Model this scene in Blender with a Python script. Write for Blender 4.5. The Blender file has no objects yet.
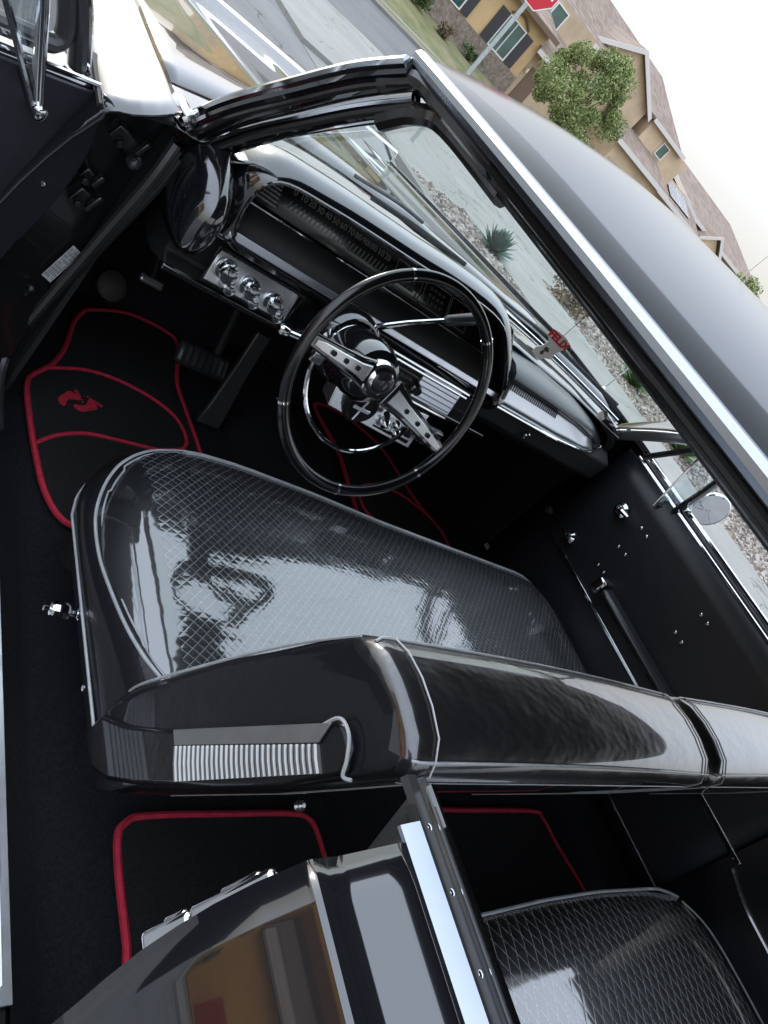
import bpy, bmesh, math, random
from mathutils import Vector as V, Matrix
random.seed(7)
sc = bpy.context.scene
col = sc.collection
R = math.radians
pi = math.pi

# ------------------------------------------------------------------ materials
def _mat(name):
    m = bpy.data.materials.new(name); m.use_nodes = True
    nt = m.node_tree; nt.nodes.clear()
    out = nt.nodes.new('ShaderNodeOutputMaterial')
    return m, nt, out
class NT:
    def __init__(s, nt): s.nt = nt
    def new(s, t, **k):
        n = s.nt.nodes.new(t)
        for a, b in k.items(): setattr(n, a, b)
        return n
    def link(s, a, b): s.nt.links.new(a, b)
    def put(s, sock, val):
        if hasattr(val, 'is_output') or isinstance(val, bpy.types.NodeSocket): s.link(val, sock)
        else: sock.default_value = val
    def math(s, op, a, b=0.0):
        n = s.new('ShaderNodeMath', operation=op); s.put(n.inputs[0], a); s.put(n.inputs[1], b); return n.outputs[0]
    def mix(s, f, a, b):
        n = s.new('ShaderNodeMix', data_type='RGBA'); s.put(n.inputs[0], f); s.put(n.inputs[6], a); s.put(n.inputs[7], b); return n.outputs[2]
    def coord(s, scale=(1, 1, 1)):
        t = s.new('ShaderNodeTexCoord'); m = s.new('ShaderNodeMapping'); s.link(t.outputs['Object'], m.inputs[0])
        m.inputs['Scale'].default_value = scale; return m.outputs[0]
    def noise(s, scale, detail=3, rough=.55, vec=None):
        n = s.new('ShaderNodeTexNoise'); n.inputs['Scale'].default_value = scale; n.inputs['Detail'].default_value = detail
        n.inputs['Roughness'].default_value = rough
        s.link(vec if vec else s.coord(), n.inputs['Vector']); return n.outputs[0]
    def ramp(s, f, a, b):
        n = s.new('ShaderNodeMapRange'); s.put(n.inputs[0], f); n.inputs[1].default_value = a; n.inputs[2].default_value = b; return n.outputs[0]
    def bump(s, h, strength, dist=.01):
        n = s.new('ShaderNodeBump'); n.inputs['Strength'].default_value = strength; n.inputs['Distance'].default_value = dist
        s.link(h, n.inputs['Height']); return n.outputs[0]
def c4(c): return (c[0], c[1], c[2], 1)
def pave(name, c, stain, crack=.5, vs=.8):
    m, nt, out = _mat(name); n = NT(nt)
    b = n.new('ShaderNodeBsdfPrincipled'); n.link(b.outputs[0], out.inputs[0]); b.inputs['Roughness'].default_value = .92; b.inputs['Specular IOR Level'].default_value = .25
    f1 = n.ramp(n.noise(vs, 6, .65), .32, .68); f2 = n.noise(70, 3, .6)
    st = n.ramp(n.noise(vs * .45, 4, .7, n.coord((1, .25, 1))), .52, .75)
    base = n.mix(f1, c4([x * .82 for x in c]), c4([x * 1.14 for x in c])); base = n.mix(n.math('MULTIPLY', st, stain), base, c4([x * .45 for x in c]))
    base = n.mix(n.math('MULTIPLY', n.math('SUBTRACT', f2, .35), .9), base, c4([x * 1.35 for x in c]))
    vo = n.new('ShaderNodeTexVoronoi', feature='DISTANCE_TO_EDGE'); vo.inputs['Scale'].default_value = .33
    nz = n.new('ShaderNodeTexNoise'); nz.inputs['Scale'].default_value = 1.6; nz.inputs['Detail'].default_value = 5; co_ = n.coord(); n.link(co_, nz.inputs['Vector'])
    ad = n.new('ShaderNodeVectorMath', operation='ADD'); n.link(co_, ad.inputs[0]); n.link(nz.outputs['Color'], ad.inputs[1]); n.link(ad.outputs[0], vo.inputs['Vector'])
    cr_ = n.math('MULTIPLY', n.math('LESS_THAN', vo.outputs['Distance'], .0045), crack)
    n.link(n.mix(cr_, base, c4([x * .3 for x in c])), b.inputs['Base Color'])
    n.link(n.bump(f2, .5, .008), b.inputs['Normal']); return m
def pm(name, c, rough=.5, metal=0., coat=0., spec=.5, var=.0, vscale=6, bump=0., bscale=60, rvar=0., bdist=.004, c2=None, stretch=(1, 1, 1), coatr=.03, ior=1.5):
    m, nt, out = _mat(name); n = NT(nt)
    b = n.new('ShaderNodeBsdfPrincipled'); n.link(b.outputs[0], out.inputs[0])
    b.inputs['Metallic'].default_value = metal; b.inputs['Roughness'].default_value = rough
    b.inputs['Specular IOR Level'].default_value = spec; b.inputs['Coat Weight'].default_value = coat; b.inputs['Coat Roughness'].default_value = coatr; b.inputs['Coat IOR'].default_value = ior
    vec = n.coord(stretch)
    if var or c2:
        f = n.ramp(n.noise(vscale, 5, .6, vec), .3, .7)
        ca = c if c2 else [x * (1 - var) for x in c]; cb = c2 if c2 else [min(1, x * (1 + var)) for x in c]
        n.link(n.mix(f, c4(ca), c4(cb)), b.inputs['Base Color'])
    else: b.inputs['Base Color'].default_value = c4(c)
    if rvar:
        f = n.noise(vscale * 1.7, 4, .6, vec); n.link(n.math('ADD', n.math('MULTIPLY', f, rvar * 2), rough - rvar), b.inputs['Roughness'])
    if bump:
        n.link(n.bump(n.noise(bscale, 4, .6, vec), bump, bdist), b.inputs['Normal'])
    return m
def glass(name, tint, fac0=.03):
    m, nt, out = _mat(name); n = NT(nt)
    t = n.new('ShaderNodeBsdfTransparent'); t.inputs[0].default_value = c4(tint)
    g = n.new('ShaderNodeBsdfGlossy'); g.inputs['Roughness'].default_value = .01; g.inputs[0].default_value = (1, 1, 1, 1)
    ge = n.new('ShaderNodeNewGeometry'); dt = n.new('ShaderNodeVectorMath', operation='DOT_PRODUCT'); n.link(ge.outputs['Normal'], dt.inputs[0]); n.link(ge.outputs['Incoming'], dt.inputs[1])
    k = n.math('POWER', n.math('SUBTRACT', 1.0, n.math('ABSOLUTE', dt.outputs['Value'])), 5.0)
    mx = n.new('ShaderNodeMixShader'); n.link(n.math('ADD', n.math('MULTIPLY', k, .9), .05), mx.inputs[0]); n.link(t.outputs[0], mx.inputs[1]); n.link(g.outputs[0], mx.inputs[2])
    n.link(mx.outputs[0], out.inputs[0]); return m
def quilt(name, dx, dy, base=(.012, .013, .014), line=(.30, .32, .32), w=.045, wr=.25, wscale=9, xlo=None, axes=('X', 'Y')):
    """stitched diamonds under clear vinyl"""
    m, nt, out = _mat(name); n = NT(nt)
    b = n.new('ShaderNodeBsdfPrincipled'); n.link(b.outputs[0], out.inputs[0])
    t = n.new('ShaderNodeTexCoord'); sp = n.new('ShaderNodeSeparateXYZ')
    nz = n.new('ShaderNodeTexNoise'); nz.inputs['Scale'].default_value = 7; n.link(t.outputs['Object'], nz.inputs['Vector'])
    wob = n.math('MULTIPLY', n.math('SUBTRACT', nz.outputs[0], .5), .22)
    n.link(t.outputs['Object'], sp.inputs[0])
    a = n.math('DIVIDE', sp.outputs[axes[0]], dx); c = n.math('DIVIDE', sp.outputs[axes[1]], dy)
    def ln(s):
        f = n.math('ABSOLUTE', n.math('SUBTRACT', n.math('FRACT', n.math('ADD', s, 100.)), .5))
        return f
    f1 = ln(n.math('ADD', n.math('ADD', a, c), wob)); f2 = ln(n.math('ADD', n.math('SUBTRACT', a, c), wob))
    mn = n.math('MINIMUM', f1, f2)
    st = n.math('GREATER_THAN', n.noise(260, 1, .5), .38)
    lines = n.math('MULTIPLY', n.math('LESS_THAN', mn, w), n.math('ADD', n.math('MULTIPLY', st, .75), .25))
    if xlo is not None: lines = n.math('MULTIPLY', lines, n.math('GREATER_THAN', sp.outputs['X'], xlo))
    n.link(n.mix(lines, c4(base), c4(line)), b.inputs['Base Color'])
    b.inputs['Roughness'].default_value = .45
    b.inputs['Coat Weight'].default_value = 1; b.inputs['Coat Roughness'].default_value = .055; b.inputs['Coat IOR'].default_value = 2.3
    puff = n.math('POWER', n.math('MULTIPLY', mn, 2), .5)
    if xlo is not None: puff = n.math('MAXIMUM', puff, n.math('LESS_THAN', sp.outputs['X'], xlo))
    n.link(n.bump(puff, .25, .004), b.inputs['Normal'])
    wv = n.noise(wscale, 3, .5, n.coord((1, 1.6, 1.6)))
    h = n.math('ADD', n.math('MULTIPLY', puff, .035), wv)
    n.link(n.bump(h, wr, .012), b.inputs['Coat Normal'])
    return m

PAINT = pm('black_paint', (.006, .0065, .008), .14, coat=1., coatr=.015, ior=1.8)
ROOFP = pm('roof_paint', (.006, .0065, .008), .14, coat=0., spec=.25)
PAINTD = pm('black_paint_jamb', (.006, .007, .007), .28, coat=.3, bump=.12, bscale=30)
CHROME = pm('chrome', (.72, .73, .74), .07, 1., rvar=.04, vscale=14)
DRIP = pm('satin_chrome', (.42, .46, .52), .26, 1., rvar=.05, vscale=9)
ALU = pm('brushed_aluminium', (.70, .71, .72), .26, .85, rvar=.03, vscale=30)
SILL = pm('sill_aluminium', (.78, .79, .80), .33, 1., rvar=.1, vscale=40)
VINYL = pm('black_vinyl', (.009, .010, .011), .34, coat=.9, bump=.22, bscale=10, coatr=.05, bdist=.01)
SHINYV = pm('black_clear_vinyl', (.010, .010, .011), .35, coat=1., coatr=.035, bump=.5, bscale=5, bdist=.022, stretch=(1, 1.5, 1.5), ior=1.8)
PANEL = pm('door_vinyl', (.017, .018, .023), .42, var=.12, bump=.10, bscale=160, vscale=5)
DASHPAD = pm('dash_pad', (.022, .026, .032), .34, bump=.06, bscale=200, coat=.25, coatr=.2)
BLACK = pm('matt_black', (.006, .006, .006), .7, var=.3)
RUBBER = pm('rubber', (.022, .022, .023), .42, bump=.2, bscale=30, coat=.2, coatr=.2)
SEAL = pm('seal', (.016, .014, .012), .25, coat=.7, coatr=.12, bump=.12, bscale=20)
CARPET = pm('carpet', (.010, .010, .0115), 1., spec=.1, c2=(.023, .0235, .026), vscale=200, bump=.7, bscale=420, bdist=.004)
MATM = pm('mat_pile', (.014, .014, .014), 1., spec=.08, c2=(.028, .028, .028), vscale=300, bump=.6, bscale=500, bdist=.004)
RED = pm('red_binding', (.47, .015, .042), .75, var=.25, vscale=90, bump=.5, bscale=300)
WHITET = pm('white_piping', (.36, .37, .375), .4, coat=.6, var=.15, vscale=40)
INSTR = pm('instrument_face', (.010, .010, .010), .3, coat=.5)
NUM = pm('instrument_print', (.16, .16, .15), .6)
REDN = pm('red_marker', (.45, .02, .02), .5)
STRIPM = pm('painted_aluminium', (.66, .69, .76), .32, .9, rvar=.08, vscale=30)
GLASSM = glass('clear_glass', (.90, .95, .92))
VGLASS = glass('vent_glass', (.86, .90, .92))
MIRROR = pm('mirror', (.85, .86, .86), .01, 1.)
TYRE = pm('tyre', (.012, .012, .012), .8, bump=.3)
HEADL = pm('headliner', (.012, .012, .013), .8, bump=.3, bscale=200)
PLATE = pm('sticker', (.40, .41, .41), .45, .2, var=.3, vscale=70)

# ------------------------------------------------------------------ mesh helper
ORG = {}
class MB:
    def __init__(s): s.v = []; s.f = []; s.m = []; s.mi = 0
    def add(s, vs, fs):
        o = len(s.v); s.v += [V(p) for p in vs]
        for f in fs: s.f.append([o + i for i in f]); s.m.append(s.mi)
        return s
    def box(s, c, d, rot=None):
        c = V(c); x, y, z = d[0] / 2, d[1] / 2, d[2] / 2
        P = [V((a, b, e)) for a in (-x, x) for b in (-y, y) for e in (-z, z)]
        if rot is not None: P = [rot @ p for p in P]
        return s.add([c + p for p in P], [(0, 1, 3, 2), (4, 6, 7, 5), (0, 4, 5, 1), (2, 3, 7, 6), (0, 2, 6, 4), (1, 5, 7, 3)])
    def loft(s, rings, closed=True, cap=True, wrap=False):
        n = len(rings[0]); vs = [p for r in rings for p in r]; fs = []
        L = len(rings)
        for i in range(L if wrap else L - 1):
            j = (i + 1) % L
            for k in range(n if closed else n - 1):
                q = (k + 1) % n; fs.append((i * n + k, i * n + q, j * n + q, j * n + k))
        if cap and closed and not wrap: fs += [tuple(range(n))[::-1], tuple((L - 1) * n + k for k in range(n))]
        return s.add(vs, fs)
    def tube(s, pts, r, n=8, closed=False, fl=None, up=None):
        pts = [V(p) for p in pts]; N = len(pts); rs = r if isinstance(r, (list, tuple)) else [r] * N
        rings = []; prev = None
        for i, p in enumerate(pts):
            if closed: t = pts[(i + 1) % N] - pts[i - 1]
            else: t = pts[min(i + 1, N - 1)] - pts[max(i - 1, 0)]
            t.normalize()
            if prev is None:
                a = V(up) if up else (V((0, 0, 1)) if abs(t.z) < .9 else V((1, 0, 0)))
            else: a = prev
            a = (a - t * a.dot(t)).normalized(); prev = a; b = t.cross(a)
            fx, fy = fl if fl else (1, 1)
            rings.append([p + (a * math.cos(2 * pi * k / n) * fx + b * math.sin(2 * pi * k / n) * fy) * rs[i] for k in range(n)])
        return s.loft(rings, True, not closed, closed)
    def plate(s, poly, th):
        th = V(th); poly = [V(p) for p in poly]; n = len(poly)
        vs = poly + [p + th for p in poly]
        return s.add(vs, [tuple(range(n))[::-1], tuple(range(n, 2 * n))] + [(k, (k + 1) % n, n + (k + 1) % n, n + k) for k in range(n)])
    def lathe(s, prof, o, ax, n=24, cap=True):
        o = V(o); ax = V(ax).normalized(); a = ax.orthogonal().normalized(); b = ax.cross(a)
        rings = [[o + ax * h + (a * math.cos(2 * pi * k / n) + b * math.sin(2 * pi * k / n)) * max(r, 1e-4) for k in range(n)] for r, h in prof]
        return s.loft(rings, True, cap)
    def grid(s, fn, nu, nv):
        return s.add([fn(i / nu, j / nv) for i in range(nu + 1) for j in range(nv + 1)],
                     [(i * (nv + 1) + j, (i + 1) * (nv + 1) + j, (i + 1) * (nv + 1) + j + 1, i * (nv + 1) + j + 1) for i in range(nu) for j in range(nv)])
    def mirror(s):
        o = MB(); o.v = [V((-p.x, p.y, p.z)) for p in s.v]; o.f = [f[::-1] for f in s.f]; o.m = list(s.m); return o
    def build(s, name, mats, parent=None, sharp=35, bevel=0, sub=0, solid=0, fix=True, flat=False):
        me = bpy.data.meshes.new(name)
        off = ORG.get(parent.name, V((0, 0, 0))) if parent else V((0, 0, 0))
        me.from_pydata([p - off for p in s.v], [], s.f)
        for m in (mats if isinstance(mats, (list, tuple)) else [mats]): me.materials.append(m)
        me.polygons.foreach_set('material_index', s.m)
        if fix:
            bm = bmesh.new(); bm.from_mesh(me); bmesh.ops.recalc_face_normals(bm, faces=bm.faces); bm.to_mesh(me); bm.free()
        me.polygons.foreach_set('use_smooth', [not flat] * len(me.polygons))
        if not flat and not sub: me.set_sharp_from_angle(angle=R(sharp))
        me.update()
        o = bpy.data.objects.new(name, me); col.objects.link(o)
        if parent: o.parent = parent; ORG[o.name] = off
        if solid:
            md = o.modifiers.new('solid', 'SOLIDIFY'); md.thickness = solid; md.offset = 0
        if bevel:
            md = o.modifiers.new('bevel', 'BEVEL'); md.width = bevel; md.segments = 2; md.limit_method = 'ANGLE'; md.angle_limit = R(40)
        if sub:
            md = o.modifiers.new('sub', 'SUBSURF'); md.levels = sub; md.render_levels = sub
        return o
def root(name, loc, label, cat, group=None):
    o = bpy.data.objects.new(name, None); col.objects.link(o); o.location = loc; o.empty_display_size = .2
    o['label'] = label; o['category'] = cat
    if group: o['group'] = group
    ORG[o.name] = V(loc); return o
def tag(o, label=None, cat=None, group=None, kind=None):
    for k, v in (('label', label), ('category', cat), ('group', group), ('kind', kind)):
        if v: o[k] = v
    return o
def cp(o, parent, loc=None, name=None):
    c = o.copy(); col.objects.link(c); c.parent = parent
    if loc is not None: c.location = loc
    return c
def text(name, s, size, mat, parent, mtx, ext=.0008, align='CENTER', bold=0):
    cu = bpy.data.curves.new(name, 'FONT'); cu.body = s; cu.size = size; cu.extrude = ext; cu.align_x = align; cu.offset = bold; cu.align_y = 'CENTER'
    t = bpy.data.objects.new(name, cu); col.objects.link(t)
    dg = bpy.context.evaluated_depsgraph_get()
    me = bpy.data.meshes.new_from_object(t.evaluated_get(dg)); bpy.data.objects.remove(t); me.name = name
    off = ORG.get(parent.name, V((0, 0, 0)))
    me.transform(Matrix.Translation(-off) @ mtx)
    me.materials.clear(); me.materials.append(mat)
    o = bpy.data.objects.new(name, me); col.objects.link(o); o.parent = parent; return o
def frame(o, x, y):
    """matrix with local x, y axes and origin"""
    x = V(x).normalized(); y = V(y); y = (y - x * y.dot(x)).normalized(); z = x.cross(y)
    m = Matrix((x, y, z)).transposed().to_4x4(); m.translation = V(o); return m
def lerp(a, b, t): return a + (b - a) * t
def interp(tab, x):
    if x <= tab[0][0]: return tab[0][1]
    for (a, b), (c, d) in zip(tab, tab[1:]):
        if x <= c: return b + (d - b) * (x - a) / (c - a)
    return tab[-1][1]
def smooth_pts(pts, k=6, closed=False):
    pts = [V(p) for p in pts]; n = len(pts); out = []
    rng = range(n) if closed else range(n - 1)
    for i in rng:
        p0 = pts[i - 1] if (closed or i > 0) else pts[i]; p1 = pts[i]; p2 = pts[(i + 1) % n]
        p3 = pts[(i + 2) % n] if (closed or i + 2 < n) else p2
        for j in range(k):
            t = j / k
            out.append(.5 * ((2 * p1) + (p2 - p0) * t + (2 * p0 - 5 * p1 + 4 * p2 - p3) * t * t + (3 * p1 - p0 - 3 * p2 + p3) * t ** 3))
    if not closed: out.append(pts[-1])
    return out

# ================================================================== THE CAR
car = root('classic_car', (0, 0, 0), 'black two door hardtop classic car with its driver door open', 'car')

# ---- body side section: x(z)
SIDE = [(.30, .90), (.38, .930), (.50, .958), (.60, .968), (.70, .964), (.77, .952), (.80, .9435), (.836, .929), (.86, .918), (.89, .9015), (.912, .886), (.930, .873)]
def qsweep(z): return interp([(.30, -.06), (.60, -.042), (.70, -.036), (.77, -.026), (.836, -.010), (.89, -.002), (.92, 0)], z)
TOPS = [(.8715, .9330), (.868, .9350), (.858, .9357), (.846, .9366), (.842, .9376), (.815, .9478), (.802, .9525), (.793, .9528)]
def side_ring(y, zl, sx=1., top=TOPS, dz=0.):
    zs = [z for z, x in SIDE]; r = []
    for k in range(25):
        z = lerp(zl, .930, k / 24); r.append(V((-interp(SIDE, z) * sx, y + (qsweep(z) if sx == 1. and y < 0 else 0), z + dz)))
    for x, z in top: r.append(V((-x * sx, y, z + dz)))
    return r
def arch(y, yw): 
    d = abs(y - yw)
    return .32 if d > .40 else .32 + math.sqrt(max(0, .40 ** 2 - d * d)) * .92
# rear quarter
mq = MB(); ys = [-.03] + [-.06 - .06 * i for i in range(41)]
rings = []
for y in ys:
    tap = 1 - .10 * max(0, (-y - 1.5) / 1.0) ** 2
    rings.append(side_ring(y, arch(y, -1.05), tap))
mq.loft(rings, False, False)
for nm, mm in (('rear_quarter_panel', mq), ('rear_quarter_panel', mq.mirror())):
    q = mm.build(nm, PAINT, car, sharp=22, solid=.003)
    if mm is mq: qL = q
    else: qR = q
# jamb face at the front of the quarter (closes the shell at Y = 0)
jb = MB(); rg = side_ring(-.0285, .32)
inner = [V((-.766, -.012, .944)), V((-.742, .010, .940)), V((-.744, -.012, .85)), V((-.750, -.045, .70)), V((-.750, -.07, .32))]
jb.plate([p + V((.004, 0, -.004)) for p in rg] + inner, (0, -.02, 0)); jb.build('door_jamb', BLACK, car, bevel=.002)
jm = jb.mirror(); jm.build('door_jamb', BLACK, car)
# strikers on jamb
for x, z, w in ((-.838, .812, .080), (-.856, .748, .048)):
    s = MB(); rt = Matrix.Rotation(R(19), 3, 'Y'); s.box((x, -.014, z), (.012, .022, w), rt); s.box((x + .006, -.004, z + .004), (.010, .010, w * .5), rt)
    s.build('door_striker', CHROME, car, bevel=.0045)
# belt chrome moulding, slot and inner strip of quarter
def strip_along(pts, w, h, mat, name, bevel=.002, tilt=0):
    m = MB(); rings = []
    for p in pts:
        p = V(p); rings.append([p + V((-w / 2, 0, 0)), p + V((-w / 2 * .7, 0, h)), p + V((w / 2 * .7, 0, h + tilt)), p + V((w / 2, 0, 0))])
    m.loft(rings); return m
for sgn in (1, -1):
    for (x, w, h, mat, nm, y0, z) in ((-.7455, .0055, .006, CHROME, 'window_slot_moulding', .012, .953), (-.7555, .015, .006, RUBBER, 'window_slot_moulding', .024, .944), (-.7635, .010, .005, BLACK, 'window_slot_moulding', .0, .944)):
        m = strip_along([(x, y0 - .02 * i if i else y0, z) for i in range(0, 45)], w, h, mat, nm)
        (m if sgn > 0 else m.mirror()).build(nm, mat, car)
for sgn in (1, -1):
    m = MB(); m.loft([[V((x, y, z)) for x, z in ((-.7895, .948), (-.789, .9510), (-.7735, .9572), (-.7715, .9550), (-.772, .945))] for y in (-.016, -.5, -1.0, -1.5)]); (m if sgn > 0 else m.mirror()).build('belt_moulding', DRIP, car, sharp=20)
for y in (-.018, -.066, -.12):
    s = MB(); s.lathe([(.003, 0), (.0028, .001), (.0015, .0016)], (-.755, y, .9492), (0, 0, 1), 10); s.build('screw', CHROME, car)
# quarter inner trim
for sg in (-1, 1):
    m = MB(); m.grid(lambda a, b: V((sg * lerp(.738, .7435, b), lerp(lerp(-.06, .02, b ** 3) if sg < 0 else .02, -1.0, a), lerp(.28, .952, b))), 6, 6); m.build('quarter_trim_panel', PANEL, car, solid=.004)

# front fenders
def fall(y): return -.03 * min(.35, max(0, y - 1.15)) - .11 * max(0, y - 1.5)
def fend_rear(x):  # rear edge Y by |x|
    return interp([(.79, 1.062), (.82, 1.022), (.847, .996), (.875, .972), (.905, .972), (.92, .985), (.94, 1.0)], x)
mf = MB(); rings = []
FT = [(.909, .944), (.906, .950), (.897, .957), (.880, .963), (.860, .969), (.835, .974), (.812, .979), (.7985, .982)]
N = 40
for i in range(N + 1):
    t = i / N; rg = []
    y = 1.02 + 2.0 * t
    zl = arch(y, 2.05); dz = fall(y)
    tap = 1 - .05 * max(0, (y - 2.2) / .8) ** 2
    for k in range(13):
        z = lerp(zl, .934, k / 12); x = interp(SIDE, z) + interp([(.3, .0), (.80, .0), (.86, .012), (.934, .036)], z)
        rg.append((x, z + dz * (k / 12) ** 3))
    for x, z in FT: rg.append((x, z + dz))
    out = []
    for x, z in rg:
        yr = fend_rear(x); yy = lerp(yr, 3.02, t)
        out.append(V((-x * tap, yy, z)))
    rings.append(out)
mf.loft(rings, False, False)
mf.build('front_fender', PAINT, car, sharp=40, solid=.004); fr_ = mf.mirror(); fr_.v = [p - V((0, 0, .014)) for p in fr_.v]; fr_.build('front_fender', PAINT, car, sharp=40, solid=.004)
# fender top end trim (dark underside lip)
# hood
mh = MB()
def hoodf(a, b):
    x = lerp(-.795, .795, a)
    y0 = 1.20 + .30 * (1 - (abs(x) / .795) ** 2.2)
    y = lerp(y0, 3.0, b); dz = fall(y)
    crown = .012 * (1 - (x / .795) ** 2) + .006 * math.exp(-((abs(x) - .50) / .05) ** 2) + .006 * math.exp(-(x / .06) ** 2)
    lip = -.012 * max(0, 1 - b * 30) ** 2
    return V((x, y, .981 + dz + crown + lip - .022 * (x + .795) / 1.59))
mh.grid(hoodf, 48, 30); mh.build('hood', PAINT, car, solid=.004)
# cowl between hood and glass
def glass_base(x): return interp([(0, 1.40), (.2, 1.385), (.4, 1.33), (.55, 1.255), (.65, 1.18), (.735, 1.105)], abs(x))
mc = MB()
def cowlf(a, b):
    x = lerp(-.79, .79, a); y0 = glass_base(min(abs(x), .735)) - .02; y1 = 1.205 + .30 * (1 - (abs(x) / .795) ** 2.2) + .01
    return V((x, lerp(y0, y1, b), lerp(.950, .966, b) + .004 * math.sin(b * pi) - .022 * (x + .79) / 1.58 * b))
mc.grid(cowlf, 40, 6); mc.build('cowl_panel', PAINT, car, solid=.003)
# fender to pillar chrome cap (bright piece at the pillar foot)
for sg in (-1, 1):
    m = MB(); m.tube(smooth_pts([(sg * .792, 1.13, .978), (sg * .788, 1.11, .980), (sg * .780, 1.085, .975), (sg * .765, 1.078, .962)], 5), [.004, .006, .007, .008, .008, .008, .009, .009, .009, .009, .009, .009, .008, .008, .007, .006][:16], 8, fl=(1, 1.3))
    m.build('pillar_base_cap', CHROME, car)

# ---- windshield pillars
PP = smooth_pts([(-.752, 1.125, .935), (-.744, 1.035, 1.035), (-.730, .925, 1.135), (-.717, .835, 1.215), (-.703, .765, 1.268)], 6)
WL = smooth_pts([(-.698, 1.120, .927), (-.690, .990, 1.052), (-.688, .900, 1.122), (-.686, .825, 1.178), (-.684, .738, 1.240)], 6)
def sect_loft(path, prof, side):  # prof in (outward, normal) offsets; path 3d
    rings = []
    n = len(path)
    for i, p in enumerate(path):
        t = (path[min(i + 1, n - 1)] - path[max(i - 1, 0)]).normalized()
        o = V((side, 0, 0)); o = (o - t * o.dot(t)).normalized(); u = t.cross(o) * side
        if u.y > 0: u = -u     # u points rearward/up
        rings.append([p + o * a + u * b for a, b in prof])
    return rings
pp = MB()
rings = []
for a, b in zip(PP, WL):
    t = V((.03, -.35, .33)).normalized()
    o = V((-1, 0, 0)); u = V((0, .68, .73))   # u forward-up normal of the screen
    rings.append([a + o * .012 + u * .014, a + o * .020 + u * .002, a + o * .016 - u * .010, a - u * .014, (a + b) / 2 - u * .010, b - u * .003, b + u * .006, (a + b) / 2 + u * .020, a + u * .026])
pp.loft(rings)
pp.build('windshield_pillar', PAINT, car, sharp=30); pp.mirror().build('windshield_pillar', PAINT, car, sharp=30)
o_, u_ = V((-1, 0, 0)), V((0, .68, .73))
for path, r, fl, mat, nm in (
    ([p + o_ * .018 + u_ * .003 for p in PP], .0075, (1, 1.2), CHROME, 'pillar_moulding'),
    ([p.lerp(q, .30) - u_ * .013 for p, q in zip(PP, WL)], .0070, (1.1, .8), CHROME, 'pillar_moulding'),
    ([p.lerp(q, .60) - u_ * .012 for p, q in zip(PP, WL)], .0060, (1, 1), RUBBER, 'pillar_weatherstrip'),
    ([p + o_ * .004 - u_ * .014 for p in PP], .0050, (1, 1), SEAL, 'pillar_weatherstrip'),
    ([p - u_ * .004 for p in WL], .0036, (1, 1), CHROME, 'windshield_trim')):
    m = MB(); m.tube(path, r, 8, fl=fl); m.build(nm, mat, car); m.mirror().build(nm, mat, car)
# inner pillar cover on the passenger side (bright painted)
m = MB(); rings = []
for b in WL[:22]:
    rings.append([b - u_ * .008 + V((.004, 0, 0)), b - u_ * .020 + V((-.012, 0, 0)), b - u_ * .024 + V((-.030, 0, 0)), b - u_ * .006 + V((-.02, 0, 0))])
m.loft(rings); mm = m.mirror(); mm.build('pillar_cover', ALU, car)

# ---- windshield glass
def gtop(x): return interp([(0, .975), (.3, .950), (.5, .885), (.684, .738)], abs(x))
def gtz(x): return interp([(0, 1.338), (.3, 1.333), (.5, 1.30), (.684, 1.240)], abs(x))
def wsf(a, b):
    s = lerp(-1, 1, a); xb = .702 * s; xt = .686 * s
    p = V((xb, glass_base(xb) - .008, .958)); q = V((xt, gtop(xt), gtz(xt)))
    bow = .018 * math.sin(b * pi)
    return p.lerp(q, b) + V((0, .5, .6)) * bow
m = MB(); m.grid(wsf, 32, 12); ws = m.build('windshield', GLASSM, car)
m = MB(); m.tube([wsf(i / 40, 0) + V((0, -.004, .004)) for i in range(41)], .0055, 8); m.build('windshield_trim', CHROME, car)
m = MB(); m.tube([wsf(i / 40, 1) + V((0, -.005, .000)) for i in range(41)], .009, 8); m.build('windshield_trim', BLACK, car)
# wipers
def wiper(pts, blade):
    m = MB(); m.tube(smooth_pts(pts, 5), .0048, 8); o = m.build('windshield_wiper', RUBBER, car)
    b = MB(); b.tube(smooth_pts(blade, 5), .0045, 6, fl=(1.4, .8)); b.build('wiper_blade', BLACK, o); return o
def ong(x, up, off=.022):
    b = up; s = x / .69; p = wsf((s + 1) / 2, b); return p + V((0, .65, .75)) * off
wiper([(.20, 1.40, .975), (.30, 1.34, .985), (.43, 1.285, .995), (.50, 1.265, .995)], [(.37, 1.315, .990), (.50, 1.262, .990), (.60, 1.20, .990), (.672, 1.142, .992)])
wiper([ong(-.30, .0, .05), ong(-.16, .03, .045), ong(-.08, .05, .035)], [ong(-.24, .02), ong(-.08, .03), ong(.10, .035)])
# antenna on right fender
m = MB(); m.tube([(.845, 1.345, .955), (.842, 1.33, 1.30), (.835, 1.31, 1.75)], [.0024, .0019, .0012], 6); m.lathe([(.008, 0), (.007, .006), (.003, .012)], (.845, 1.345, .953), (0, 0, 1), 10); m.build('antenna', ALU, car)

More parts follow.
